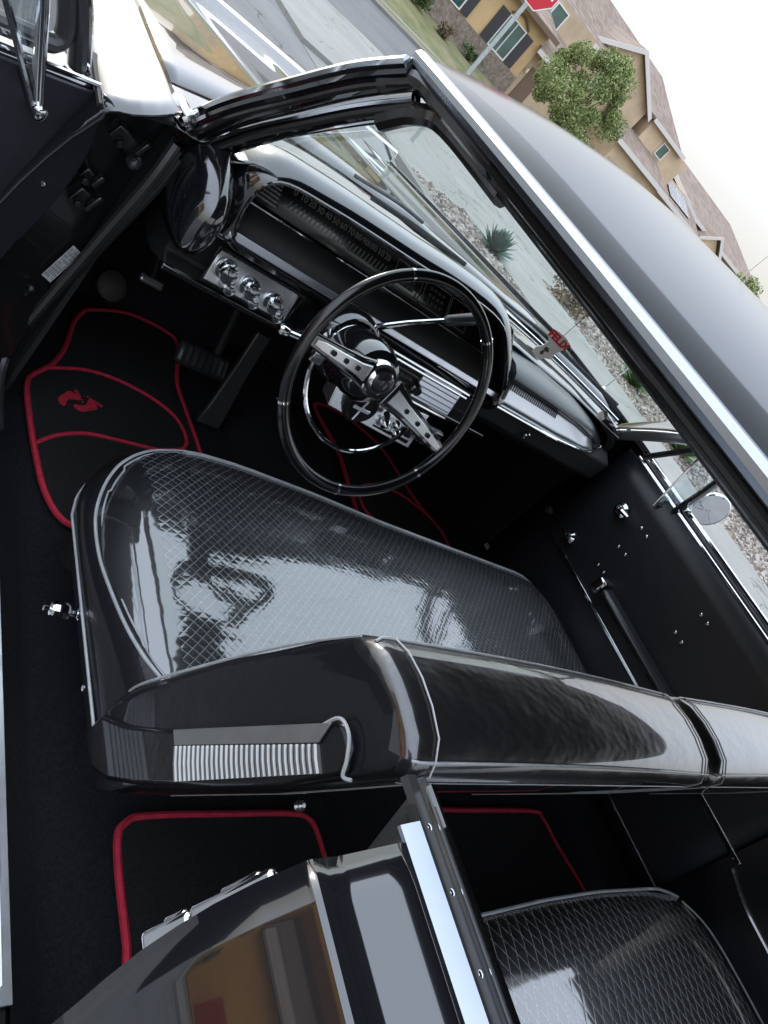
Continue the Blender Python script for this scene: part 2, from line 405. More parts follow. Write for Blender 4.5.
# ---- roof
HW = [(.77, .703), (.5, .698), (.1, .690), (-.4, .684), (-.9, .67)]
def rfront(x): return interp([(0, 1.0), (.3, .972), (.5, .905), (.62, .835), (.703, .775)], abs(x))
def rooff(a, b):
    s = lerp(-1, 1, a); 
    x0 = s * .70; y = lerp(rfront(x0), -.78 - .10 * (1 - s * s), b)
    hw = interp(sorted(HW), y); x = s * hw
    q = abs(s)
    if q > .955: z = lerp(1.312, 1.284, (q - .955) / .045)
    else: z = 1.312 + .078 * (1 - (q / .955) ** 3.0)
    d = max(0, 1 - (rfront(x0) - y) / .34)
    z -= d ** 2 * (z - lerp(1.340, 1.284, q ** 3))
    e = max(0, (-.15 - y) / .7); z -= .045 * e * e * (1 if q < .96 else .3)
    return V((x, y, z))
us = sorted(set([i / 40 for i in range(41)] + [.0225, .9775, .011, .989, .030, .970]))
m = MB(); nv = 30
m.add([rooff(u, j / nv) for u in us for j in range(nv + 1)], [(i * (nv + 1) + j, (i + 1) * (nv + 1) + j, (i + 1) * (nv + 1) + j + 1, i * (nv + 1) + j + 1) for i in range(len(us) - 1) for j in range(nv)])
roof = m.build('roof', ROOFP, car, sharp=50)
# drip rails, header trim, seals
def rail(dx, z, y0=.775, y1=-1.0, n=24):
    out = []
    for i in range(n + 1):
        y = lerp(y0, y1, i / n); zz = z + .006 * (1 - ((y - .3) / .6) ** 2 if abs(y - .3) < .6 else 0) - .05 * max(0, (-.3 - y)) ** 2
        out.append(V((-(interp(sorted(HW), y) + dx), y, zz)))
    return out
for pth, r, fl, mat, nm, n in (
    (rail(.004, 1.279), .0125, (.85, .9), DRIP, 'drip_rail', 10),
    (rail(-.012, 1.262), .0060, (1, 1.4), SEAL, 'roof_rail_seal', 8),
    (rail(-.030, 1.258), .0085, (1, 1), SEAL, 'roof_rail_seal', 8),
    (rail(-.050, 1.252), .0075, (1, 1.3), RUBBER, 'roof_rail_seal', 8)):
    m = MB(); m.tube(pth, r, n, fl=fl, up=(0, 0, 1)); m.build(nm, mat, car); m.mirror().build(nm, mat, car)
m = MB(); rings = []
for a in rail(0, 1.276):
    rings.append([a + V((.008, 0, -.002)), a + V((.012, 0, -.012)), a + V((.04, 0, -.022)), a + V((.085, 0, -.030)), a + V((.11, 0, -.02)), a + V((.10, 0, .02)), a + V((.02, 0, .012))])
m.loft(rings); m.build('roof_rail', SEAL, car, sharp=50); m.mirror().build('roof_rail', SEAL, car, sharp=50)
m = MB(); m.tube(smooth_pts([WL[-5] - u_ * .004, WL[-1] - u_ * .002, rail(-.040, 1.250)[1], rail(-.050, 1.250)[3]], 5), .0135, 8); m.build('roof_rail_corner', SEAL, car); m.mirror().build('roof_rail_corner', SEAL, car)
m = MB(); m.tube(smooth_pts([PP[-5] - u_ * .010, PP[-1] - u_ * .008, rail(-.012, 1.264)[1], rail(-.016, 1.264)[3]], 5), .012, 8); m.build('roof_rail_corner', SEAL, car); m.mirror().build('roof_rail_corner', SEAL, car)
m = MB(); m.grid(lambda a, b: V((lerp(-.60, .60, a), lerp(.86 - .1 * abs(2 * a - 1) ** 2, -.75, b), 1.315 + .04 * (1 - (2 * a - 1) ** 2) - (.05 * max(0, 1 - b * 5)))), 14, 14); m.build('headliner', HEADL, car, solid=.004)
# sun visors
for sg in (-1, 1):
    m = MB(); m.grid(lambda a, b: V((sg * lerp(.10, .60, a), lerp(.84 - .16 * a, .60 - .18 * a, b), lerp(1.292, 1.275, b) - .015 * a)), 8, 3); m.build('sun_visor', HEADL, car, solid=.02, bevel=.006)
# interior rear-view mirror
m = MB(); m.tube([(0, .93, 1.31), (0, .88, 1.275)], .006, 8); m.box((0, .865, 1.262), (.20, .014, .052)); m.build('interior_mirror', [BLACK], car, bevel=.006)
# rear: C pillars, back glass, deck
for sg in (-1, 1):
    m = MB(); m.add([(sg * .675, -.62, 1.27), (sg * .672, -.80, 1.255), (sg * .80, -1.42, .965), (sg * .80, -1.02, .965)], [(0, 1, 2, 3)]); m.build('rear_pillar', PAINT, car, solid=.02, bevel=.005)
m = MB(); m.grid(lambda a, b: V((lerp(-.65, .65, a) * lerp(1, 1.13, b), lerp(-.84, -1.48, b), lerp(1.30, .985, b) - .02 * (2 * a - 1) ** 2)), 12, 6); m.build('rear_window', GLASSM, car)
m = MB(); m.grid(lambda a, b: V((lerp(-.81, .81, a), lerp(-1.42, -2.42, b), .972 + .02 * (1 - (2 * a - 1) ** 2) - .05 * b * b)), 12, 10); m.build('trunk_lid', PAINT, car, solid=.004)
m = MB(); m.add([(-.80, -2.44, .93), (.80, -2.44, .93), (.78, -2.46, .40), (-.78, -2.46, .40)], [(0, 1, 2, 3)]); m.build('rear_panel', PAINT, car, solid=.01)
for y in (3.06, -2.52):
    m = MB(); m.tube(smooth_pts([(-.96, y - .15 * (1 if y > 0 else -1), .52), (-.86, y, .52), (0, y + .04 * (1 if y > 0 else -1), .52), (.86, y, .52), (.96, y - .15 * (1 if y > 0 else -1), .52)], 5), .055, 10, fl=(1.4, .6)); m.build('bumper', CHROME, car)
m = MB(); m.box((0, 2.97, .72), (1.5, .04, .26)); m.build('radiator_grille', CHROME, car, bevel=.01)
for sg in (-1, 1):
    for dx in (.58, .76):
        m = MB(); m.lathe([(.078, 0), (.082, .02), (.06, .035), (.01, .045)], (sg * dx, 2.99, .74), (0, 1, 0), 20); m.build('headlight', CHROME, car)
# wheels
m = MB(); m.lathe([(.20, -.10), (.28, -.105), (.325, -.09), (.335, -.05), (.335, .05), (.325, .09), (.28, .105), (.20, .10)], (0, 0, 0), (1, 0, 0), 40)
wm = m.build('wheel', TYRE, car)
m = MB(); m.lathe([(.205, -.07), (.20, -.095), (.17, -.08), (.12, -.06), (.06, -.075), (.02, -.08), (.001, -.08)], (0, 0, 0), (1, 0, 0), 40, False); rm = m.build('rim', CHROME, wm)
wm.location = (-.80, 2.05, .335)
for x, y, rz in ((.80, 2.05, pi), (-.80, -1.05, 0), (.80, -1.05, pi)):
    c = cp(wm, car, (x, y, .335)); c.rotation_euler.z = rz; cp(rm, c)
# rockers and sill plates
for sg in (-1, 1):
    m = MB(); m.loft([[V((sg * a, y, z)) for a, z in ((.790, .30), (.790, .332), (.855, .332), (.885, .31), (.87, .24), (.80, .22))] for y in (-.02, 1.20)]); m.build('rocker_panel', PAINTD, car, bevel=.006)
    m = MB(); m.box((sg * .824, .53, .338), (.066, .97, .006)); 
    for k in range(7): m.box((sg * (.803 + k * .0075), .53, .3415), (.003, .93, .003))
    m.build('sill_plate', SILL, car, bevel=.001)

# ---- floor and firewall
m = MB()
def floorf(a, b):
    x = lerp(-.792, .792, a); y = lerp(-.35, 1.68, b)
    hump = .075 * max(0, 1 - (x / .15) ** 2) ** .8
    edge = .05 * max(0, (abs(x) - .72) / .055)
    return V((x, y, .268 + hump + edge + .0015 * math.sin(x * 31 + y * 17)))
m.grid(floorf, 60, 40); m.build('carpet_floor', CARPET, car)
m = MB(); m.grid(lambda a, b: V((lerp(-.775, .775, a), lerp(1.68, 1.86, b), lerp(.268, .62, b) + .075 * max(0, 1 - (lerp(-.775, .775, a) / .15) ** 2) ** .8 * (1 - b))), 40, 8); m.build('toe_board', CARPET, car)
m = MB(); m.box((0, 1.86, .72), (1.56, .02, .34)); m.build('firewall', BLACK, car)
m = MB(); m.box((0, .4, .20), (1.6, 3.6, .02)); m.build('underbody', BLACK, car)
for sg in (-1, 1):
    m = MB(); m.plate([(sg * .755, 1.12, .28), (sg * .755, 1.85, .28), (sg * .755, 1.85, .86), (sg * .755, 1.12, .93)], (sg * .01, 0, 0)); m.build('kick_panel', BLACK, car)
# seat belt stud on the rear carpet
m = MB(); m.lathe([(.010, 0), (.011, .006), (.006, .010), (.009, .016), (.004, .02)], (-.245, .292, .285), (0, -.4, 1), 12); m.build('seat_belt_anchor', ALU, car)

# ---- hinge pillar (left)
m = MB()
m.plate([(-.776, 1.135, .30), (-.776, 1.135, .93), (-.80, 1.125, .952), (-.875, 1.105, .945), (-.905, 1.105, .91), (-.915, 1.12, .75), (-.905, 1.12, .50), (-.88, 1.12, .30)], (0, .03, 0))
m.build('hinge_pillar', PAINTD, car, bevel=.004)
m = MB(); m.plate([(-.915, 1.0, .943), (-.80, 1.05, .965), (-.79, 1.16, .965), (-.915, 1.16, .95)], (0, 0, -.006)); m.build('hinge_pillar', BLACK, car)
for (x, z, w, h, dp) in ((-.828, .884, .052, .026, .05), (-.846, .802, .026, .022, .05), (-.836, .762, .032, .032, .045)):
    s = MB(); rt = Matrix.Rotation(R(18), 3, 'Y'); s.box((x, 1.115, z), (w, dp, h), rt); s.box((x + w * .42, 1.082, z + h * .3), (.010, .014, h * 1.1), rt); s.lathe([(.008, 0), (.008, .012), (.005, .014)], (x - w * .2, 1.09, z - .004), (0, -1, 0), 8)
    s.build('door_hinge', PAINTD, car, bevel=.006)
s = MB(); s.lathe([(.009, 0), (.013, .004), (.013, .012), (.007, .016), (.007, .03), (.010, .034), (.004, .04)], (-.800, 1.10, .862), (-.3, -1, .2), 12); s.build('door_bumper', RUBBER, car, bevel=.002)
# data sticker, on the hinge pillar
A, B = V((-.782, 1.118, .662)), V((-.800, 1.118, .583))
s = MB(); e1 = (B - A); e2 = V((-.019, 0, .007))
s.plate([A, A + e1, A + e1 + e2, A + e2], (0, -.002, 0)); st = s.build('data_sticker', PLATE, car)
s = MB()
for k in range(5):
    for j in range(9):
        if random.random() < .8: 
            a = A + e1 * (.06 + j * .1) + e2 * (.14 + k * .17); s.add([a + V((0, -.003, 0)), a + e1 * .07 + V((0, -.003, 0)), a + e1 * .07 + e2 * .08 + V((0, -.003, 0)), a + e2 * .08 + V((0, -.003, 0))], [(0, 1, 2, 3)])
s.build('sticker_print', pm('sticker_print', (.12, .12, .12), .6), st, fix=False)
s = MB(); s.lathe([(.006, 0), (.010, .004), (.010, .010), (.004, .014), (.004, .026)], (-.818, 1.122, .556), (-.5, -1, -.3), 10); s.build('door_switch', PAINTD, car)
# weatherstrip down the opening
m = MB(); m.tube(smooth_pts([(-.770, 1.075, .93), (-.776, 1.065, .86), (-.782, 1.085, .73), (-.784, 1.10, .65), (-.785, 1.135, .50), (-.785, 1.15, .40), (-.785, 1.10, .350), (-.786, .98, .342)], 6), .0095, 8); m.build('door_weatherstrip', RUBBER, car)
m = MB(); m.tube(smooth_pts([(-.748, 1.085, .91), (-.756, 1.08, .84), (-.765, 1.10, .72), (-.768, 1.13, .60), (-.770, 1.16, .46), (-.770, 1.16, .36)], 6), .008, 8); m.build('door_weatherstrip', BLACK, car)
m = MB(); m.tube(smooth_pts([(-.760, 1.07, .925), (-.764, 1.07, .85), (-.773, 1.088, .73), (-.777, 1.115, .62), (-.779, 1.15, .46)], 6), .0025, 6); m.build('door_weatherstrip', RUBBER, car)
# ribbed bolster of insulation up by the pillar foot
m = MB(); m.tube([(-.752, 1.10, .90), (-.758, 1.09, .875), (-.764, 1.08, .85)], [.012, .017, .010], 10); m.build('pillar_plug', BLACK, car)

# ================================================================== dash
dash = None
# dash top
def dtop(a, b):
    x = lerp(-.70, .70, a); y0 = glass_base(x) - .015
    e = abs(x)
    y1 = interp([(-.70, 1.04), (-.60, 1.045), (.05, 1.05), (.16, 1.12), (.30, 1.135), (.45, 1.12), (.56, 1.09), (.64, 1.07), (.70, 1.06)], x)
    z1 = interp([(-.70, .965), (-.62, 1.012), (-.50, 1.022), (-.10, 1.030), (.03, 1.02), (.14, .970), (.30, .956), (.50, .950), (.70, .938)], x)
    z = lerp(.955, z1, b ** .8) + .006 * math.sin(b * pi)
    return V((x, lerp(y0, y1, b), z))
m = MB(); m.grid(dtop, 60, 10); dash = m.build('dashboard', PAINT, car, solid=.003)
# instrument pod: outline (x, z) on plane Y=1.02
OP = [(-.634, .884), (-.642, .900), (-.648, .926), (-.649, .952), (-.644, .976), (-.629, .992), (-.600, 1.000), (-.555, 1.004), (-.488, 1.009), (-.40, 1.013), (-.30, 1.017), (-.228, 1.022), (-.150, 1.025), (-.085, 1.024), (-.035, 1.015), (.000, .997), (.035, .972), (.070, .945), (.115, .905), (.140, .872), (.140, .852), (.10, .850), (-.1, .862), (-.3, .866), (-.5, .868), (-.62, .870)]
OP = [(p.x, p.z) for p in smooth_pts([(x, 0, z) for x, z in OP], 2, True)]
cx, cz = -.27, .94
def ring(y, off, dz=0, zmin=None):
    out = []; n = len(OP)
    for i, (x, z) in enumerate(OP):
        a = OP[i - 1]; b = OP[(i + 1) % n]; t = V((b[0] - a[0], 0, b[1] - a[1])).normalized(); nn = V((-t.z, 0, t.x))
        w = V((x - cx, 0, (z - cz) * 3))
        if nn.dot(w) < 0: nn = -nn
        out.append(V((x, y, z + dz)) + nn * off)
    return out
m = MB(); m.loft([ring(1.10, .030, -.01), ring(1.05, .030), ring(1.025, .025), ring(1.008, .014), ring(1.004, .006), ring(1.010, .000), ring(1.035, -.006), ring(1.13, -.010)], True, False)
pod = m.build('instrument_pod', PAINT, dash, sharp=60)
m = MB(); m.tube(ring(1.005, .004), .0035, 6, True); m.build('pod_trim', PAINT, dash)
m = MB(); m.plate([V((p.x, 1.128, p.z)) for p in ring(1.128, -.004)], (0, .01, 0)); m.build('pod_back', BLACK, dash)
# instruments: shelf, thin line, speedometer face
m = MB(); m.add([(-.640, 1.012, .878), (.135, 1.012, .868), (.09, 1.062, .927), (-.618, 1.062, .925)], [(0, 1, 2, 3)]); m.build('instrument_shelf', BLACK, dash, solid=.003)
m = MB(); m.tube([(-.628, 1.058, .925), (-.3, 1.059, .929), (.03, 1.058, .930)], .0022, 6); m.build('instrument_moulding', CHROME, dash)
m = MB(); m.box((-.26, 1.010, .877), (.775, .008, .015), Matrix.Rotation(R(-18), 3, 'X')); m.build('dash_trim_strip', STRIPM, dash, bevel=.002)
F0 = V((-.628, 1.064, .930)); FX = V((1, 0, .003)); FY = V((0, .055, .072)).normalized()
def fp(u, v, o=.0): return F0 + FX * u + FY * v + FX.cross(FY) * o
m = MB(); m.add([fp(0, 0), fp(.70, 0), fp(.64, .085), fp(.01, .085)], [(0, 1, 2, 3)]); face = m.build('speedometer_face', INSTR, dash, solid=.002)
m = MB()
for k in range(8): m.box(fp(.028, .008 + k * .0075, .003), (.045, .0035, .0035), Matrix.Rotation(R(52), 3, 'X'))
m.build('ribbed_panel', ALU, face)
for k in range(13):
    u = .078 + k * .0195; text('speedometer_numeral', str(k * 10), .017, NUM, face, frame(fp(u, .050, .004), FX * .8 + V((0, 0, 0)), FY))
m = MB()
for k in range(25):
    u = .070 + k * .0102; m.add([fp(u, .018 + .0, .004), fp(u + .0022, .018, .004), fp(u + .0022 + .006, .034, .004), fp(u + .006, .034, .004)], [(0, 1, 2, 3)])
m.add([fp(.065, .064, .004), fp(.335, .064, .004), fp(.335, .0648, .004), fp(.065, .0648, .004)], [(0, 1, 2, 3)])
m.build('speedometer_scale', NUM, face, fix=False)
# gauge boxes right of it
for u0, u1 in ((.345, .425), (.435, .515), (.520, .585)):
    m = MB(); P = [fp(u0, .008, .004), fp(u1, .008, .004), fp(u1, .062, .004), fp(u0, .062, .004)]; m.tube(P, .0011, 4, True); m.build('gauge_frame', NUM, face)
for u0 in (.36, .45):
    m = MB()
    for r_ in range(3):
        for k in range(4):
            a = fp(u0 + k * .013, .018 + r_ * .014, .004); m.add([a, a + FX * .008, a + FX * .008 + FY * .007, a + FY * .007], [(0, 1, 2, 3)])
    m.build('warning_lamp', pm('lamp_lens', (.05, .05, .05), .3), face, fix=False)
m = MB(); a = fp(.548, .022, .005); m.add([a, a + FX * .008, a + FX * .014 + FY * .024, a + FX * .006 + FY * .026], [(0, 1, 2, 3)]); m.add([a + FX * -.008 + FY * .010, a + FX * .018 + FY * .010, a + FX * .018 + FY * .014, a + FX * -.008 + FY * .014], [(0, 1, 2, 3)]); m.build('gauge_needle', REDN, face, fix=False)
# left end cap of the dash (bulbous)
m = MB(); rings = []
for k in range(9):
    t = k / 8; y = lerp(1.10, .955, math.sin(t * pi / 2)); s = math.cos(t * pi / 2) ** .6 if t < 1 else .05
    c_ = V((-.705, y, .895 - .03 * t))
    rings.append([c_ + V((.045 * s * math.cos(q * 2 * pi / 20), 0, .085 * s * math.sin(q * 2 * pi / 20))) for q in range(20)])
m.loft(rings); m.build('dash_end_cap', PAINT, dash, sharp=70)
# lower dash
m = MB(); m.loft([[V((x, 1.02, .866)), V((x, 1.045, .86)), V((x, 1.05, .78)), V((x, 1.02, .765)), V((x, 1.10, .74)), V((x, 1.3, .74)), V((x, 1.3, .9)), V((x, 1.12, .91))] for x in (-.70, .15)]); m.build('lower_dash', BLACK, dash, bevel=.004)
m = MB(); m.box((-.24, 1.030, .760), (.92, .02, .014)); m.build('lower_dash_lip', PAINT, dash, bevel=.004)
m = MB(); m.box((-.30, 1.022, .860), (.80, .008, .008)); m.build('dash_moulding', CHROME, dash, bevel=.002)
# switch panel with knobs
m = MB(); m.box((-.552, 1.006, .8175), (.178, .010, .062), Matrix.Rotation(R(-16), 3, 'X')); sp_ = m.build('switch_panel', ALU, dash, bevel=.002)
m = MB(); m.tube([(-.645, .998, .785), (-.46, .998, .785), (-.46, .998, .851), (-.645, .998, .851)], .0035, 6, True); m.build('switch_panel_frame', PAINT, sp_)
for x, z, r_ in ((-.615, .822, .016), (-.598, .800, .011), (-.560, .815, .015), (-.545, .798, .010), (-.505, .812, .015), (-.488, .797, .011)):
    m = MB(); m.lathe([(r_ * 1.25, 0), (r_ * 1.25, .004), (r_ * .7, .006), (r_ * .75, .014), (r_, .017), (r_ * .95, .024), (r_ * .4, .026)], (x, 1.0, z), (0, -1, 0), 18); m.build('switch_knob', CHROME, sp_)
# radio
m = MB(); m.box((-.09, 1.008, .806), (.235, .014, .062)); radio = m.build('radio', PAINT, dash, bevel=.003)
m = MB(); m.box((-.155, .9995, .806), (.095, .004, .036)); m.build('radio_dial', INSTR, radio, bevel=.001)
text('radio_numeral', '5 6 7 8 10 13 16', .011, NUM, radio, frame((-.155, .9972, .812), (1, 0, 0), (0, 0, 1)))
m = MB(); m.box((-.160, .9970, .797), (.07, .002, .003)); m.build('radio_scale', pm('dial_green', (.05, .16, .12), .4), radio)
m = MB(); m.box((-.034, .998, .812), (.128, .006, .060), Matrix.Rotation(R(-17), 3, 'X'))
for k in range(5): m.box((-.034, .9955 + (k - 2) * .0034, .790 + k * .0115), (.128, .004, .0022))
m.build('ribbed_panel', STRIPM, radio)
for z in (.848, .838, .768): 
    m = MB(); m.box((-.09, 1.0, z), (.27, .012, .007), Matrix.Rotation(R(-20), 3, 'X')); m.build('radio_moulding', CHROME, radio, bevel=.002)
for x in (-.215, -.100):
    m = MB(); m.lathe([(.014, 0), (.014, .012), (.010, .016), (.010, .022)], (x, .998, .803), (0, -1, 0), 16); m.build('radio_knob', PAINT, radio)
# heater / console panel under the dash
HA, HB, HC, HD = V((-.250, 1.018, .728)), V((-.243, .994, .668)), V((.03, .994, .655)), V((.03, 1.022, .745))
m = MB(); m.plate([HA, HB, HC, HD], (0, .05, 0)); heat = m.build('heater_panel', [pm('polished_panel', (.80, .81, .82), .26, .9, rvar=.06, vscale=25)], car, bevel=.003)
m = MB(); m.lathe([(.042, 0), (.042, .006), (.036, .009), (.030, .004), (.001, .004)], (-.170, .999, .698), (0, -1, 0), 28); v_ = m.build('heater_vent', BLACK, heat)
m = MB(); m.box((-.170, .992, .698), (.006, .006, .066)); m.box((-.170, .991, .698), (.05, .006, .010)); m.build('vent_vane', CHROME, v_, bevel=.001)
for x, z, r_ in ((-.085, .690, .013), (-.055, .700, .010), (-.04, .680, .012), (-.012, .692, .009), (-.10, .712, .007)):
    m = MB(); m.lathe([(r_, 0), (r_, .01), (r_ * .7, .013), (r_ * .3, .02)], (x, .999, z), (0, -1, 0), 14); m.build('heater_knob', CHROME if r_ > .0095 else BLACK, heat)
m = MB(); m.box((-.045, .998, .668), (.12, .003, .010)); m.build('heater_label', BLACK, heat)
m = MB(); m.box((.04, .99, .715), (.05, .03, .05)); m.build('heater_switch', PAINT, car, bevel=.004)
# passenger side pad + silver panel
def padsec(x):
    k = interp([(.10, 1), (.35, 1), (.5, .8), (.6, .45), (.655, .12)], x); yb = interp([(.10, 1.0), (.4, 1.012), (.55, 1.03), (.655, 1.07)], x)
    zb = .875 + .01 * (1 - k)
    zt = interp([(.10, .955), (.3, .952), (.45, .944), (.56, .928), (.655, .905)], x)
    return yb, zb, zt, k
m = MB(); rings = []
xs = [.118 + (.668 - .118) * i / 24 for i in range(25)]
for x in xs:
    yb, zb, zt, k = padsec(x); r_ = .026 * (.35 + .65 * k)
    rings.append([V((x, 1.17, zt + .002)), V((x, yb + .075, zt + .006)), V((x, yb + .035, zt + .004)), V((x, yb + .012, zt - .006)), V((x, yb + .004, zt - .018)), V((x, yb + .012, zt - .028)), V((x, yb + .03, zt - .03)), V((x, 1.17, zt - .03))])
m.loft(rings); m.build('dash_pad', DASHPAD, dash, sharp=60)
RIB = pm('ribbed_silver', (.46, .47, .48), .30, 1., rvar=.05, vscale=40)
m = MB()
def pf(a, b):
    x = lerp(.120, .605, a); yb, zb, zt, k = padsec(x); return V((x, yb - .014 + .034 * b, lerp(zb - .004, zt - .022, b)))
m.grid(pf, 24, 4); sil = m.build('passenger_trim_panel', RIB, dash, solid=.003)
m = MB()
for k in range(26):
    a = pf(.02 + k * .018, .62); b = pf(.02 + k * .018, .98); m.tube([a + V((0, -.003, 0)), b + V((0, -.003, 0))], .0016, 4)
m.build('panel_rib', BLACK, sil)
m = MB(); m.tube([pf(i / 20, 0) + V((0, -.004, -.004)) for i in range(21)] + [V((.648, 1.055, .893))], .0045, 8); m.build('dash_moulding', CHROME, dash)
m = MB(); m.tube([pf(i / 20, 1) + V((0, -.004, .001)) for i in range(21)], .002, 6); m.build('dash_moulding', CHROME, dash)
m = MB(); m.loft([[V((x, 1.03, .866)), V((x, 1.035, .80)), V((x, 1.10, .76)), V((x, 1.3, .76)), V((x, 1.3, .9)), V((x, 1.10, .90))] for x in (.15, .72)]); m.build('glovebox_panel', BLACK, dash, bevel=.006)
m = MB(); m.lathe([(.012, 0), (.012, .008), (.008, .011)], (.34, 1.03, .822), (0, -1, 0), 16); m.build('glovebox_button', CHROME, dash)
# right end return of the dash: dark black glossy wall to the pillar
m = MB(); m.tube(smooth_pts([(.60, 1.10, .955), (.665, 1.085, .938), (.700, 1.08, .905), (.705, 1.09, .86)], 5), .018, 10); m.build('dash_end_cap', PAINT, dash)

# ---- steering column, wheel
AX = V((0, .955, -.297)); HUB = V((-.374, .795, .872)); WC = V((-.374, .751, .8857)); NN = -AX
wx = V((1, 0, 0)); wy = wx.cross(AX) * -1
if wy.z < 0: wy = -wy
m = MB(); m.lathe([(.052, 0), (.058, .02), (.060, .06), (.056, .10), (.050, .16), (.048, .22), (.048, .55)], HUB + AX * .035, AX, 28); colm = m.build('steering_column', PAINT, car, sharp=60)
m = MB(); m.lathe([(.060, 0), (.064, .01), (.064, .035), (.060, .045)], HUB + AX * .10, AX, 28); m.build('column_collar', CHROME, colm)
m = MB(); m.lathe([(.0575, 0), (.066, .012), (.069, .03), (.066, .06)], HUB + AX * .115 + V((0, 0, .012)), AX, 28); m.build('shift_bowl', PAINT, colm)
m = MB(); sh = [V((-.345, .935, .895)), V((-.300, .925, .942)), V((-.245, .92, .985))]; m.tube(sh, [.0065, .0055, .005], 10); m.build('shift_lever', CHROME, colm)
m = MB(); d_ = (V((-.187, .92, 1.023)) - sh[2]); m.tube([sh[2], sh[2] + d_ * .1, sh[2] + d_ * .9, sh[2] + d_], [.007, .0105, .0125, .008], 12); m.build('shift_knob', RUBBER, colm)
m = MB(); m.tube([(-.415, .885, .845), (-.475, .88, .834), (-.525, .875, .832)], [.006, .005, .005], 8); m.lathe([(.006, 0), (.010, .006), (.010, .018), (.005, .022)], (-.52, .876, .832), (-1, -.05, -.03), 12); m.build('turn_signal_lever', CHROME, colm)
def wp(a, r, d=0): return WC + (wx * math.cos(a) + wy * math.sin(a)) * r + AX * d
RR = .2005
m = MB(); m.tube([wp(2 * pi * k / 96, RR) for k in range(96)], .0102, 14, True); whl = m.build('steering_wheel', pm('wheel_black', (.005, .005, .006), .2, coat=.25, coatr=.04), car)
for a in (-35, 52, 118, 208, 275):
    m = MB(); m.tube([wp(R(a + k), RR) for k in (-.7, 0, .7)], .0108, 14); m.build('rim_band', CHROME, whl)
m = MB(); m.lathe([(.035, .03), (.037, .01), (.036, -.003), (.0325, -.009), (.030, -.008), (.0275, -.010), (.021, -.016), (.010, -.0195), (.001, -.020)], HUB, AX, 32, False)
hub = m.build('wheel_hub', CHROME, whl)
m = MB(); m.lathe([(.0305, -.0085), (.0315, -.012), (.030, -.0135), (.0275, -.0105)], HUB, AX, 32, False); m.build('hub_ring', BLACK, hub)
m = MB(); m.lathe([(.022, -.0150), (.0195, -.0180), (.014, -.0200), (.005, -.0215), (.001, -.0215)], HUB, AX, 24, False); m.build('hub_emblem', pm('emblem', (.03, .03, .035), .2, .3), hub)
# emblem: an open leaping figure reads only as a few bright strokes
m = MB()
for (a0, b0), (a1, b1) in (((-.010, .004), (-.003, .008)), ((-.003, .008), (.006, .004)), ((.006, .004), (.010, .007)), ((-.003, .006), (-.008, -.006)), ((.004, .004), (.002, -.007))):
    m.tube([HUB - AX * .0235 + wx * a0 + wy * b0, HUB - AX * .0235 + wx * a1 + wy * b1], .0014, 5)
m.build('hub_emblem', CHROME, hub)
# spokes (left / right), dished
for ang, nm in ((176, 0), (-17, 1)):
    a = R(ang); e = wp(a, RR - .004, .002); d = (e - HUB).normalized(); s_ = d.cross(AX).normalized()
    def sec(t, w, h): 
        c_ = HUB.lerp(e, t) - AX * (.004 * math.sin(t * pi)); return [c_ + s_ * w - AX * h, c_ + s_ * w * 1.15, c_ + s_ * w + AX * .006, c_ - s_ * w + AX * .006, c_ - s_ * w * 1.15, c_ - s_ * w - AX * h]
    m = MB(); m.loft([sec(.16, .026, .004), sec(.35, .019, .006), sec(.6, .0155, .006), sec(.85, .0125, .005), sec(1.0, .010, .003)]); sk = m.build('spoke', PAINT, whl, bevel=.002)
    m = MB(); 
    def sec2(t, w, h): 
        c_ = HUB.lerp(e, t) - AX * (.004 * math.sin(t * pi) + h); return [c_ + s_ * w, c_ + s_ * w * .85 - AX * .002, c_ - s_ * w * .85 - AX * .002, c_ - s_ * w]
    m.loft([sec2(.20, .016, .0055), sec2(.35, .0115, .0078), sec2(.6, .0095, .0078), sec2(.84, .0075, .006), sec2(.93, .005, .0045)]); m.build('spoke_insert', ALU, sk)
    for t in (.38, .55, .72):
        m = MB(); m.lathe([(.0045, .0), (.0045, .003), (.003, .0036)], HUB.lerp(e, t) - AX * (.004 * math.sin(t * pi) + .0095), -AX, 14); m.build('spoke_hole', BLACK, sk)
# black rear shell of the hub
m = MB(); m.lathe([(.030, .002), (.050, .012), (.058, .03), (.060, .05)], HUB, AX, 28, False); m.build('hub_shell', PAINT, whl)
# horn ring (half circle)
HC_ = V((-.392, .752, .878)); 
m = MB(); hr = [HC_ + wx * .132 * math.cos(R(a)) + wy * .128 * math.sin(R(a)) + AX * (.012 + .012 * abs(math.cos(R(a)))) for a in range(186, 350, 4)]
m.tube(hr, .0038, 8); m.build('horn_ring', CHROME, whl)
m = MB(); m.box(hr[0] + V((0, 0, .01)), (.024, .012, .022)); m.build('horn_ring_bracket', CHROME, whl, bevel=.003)

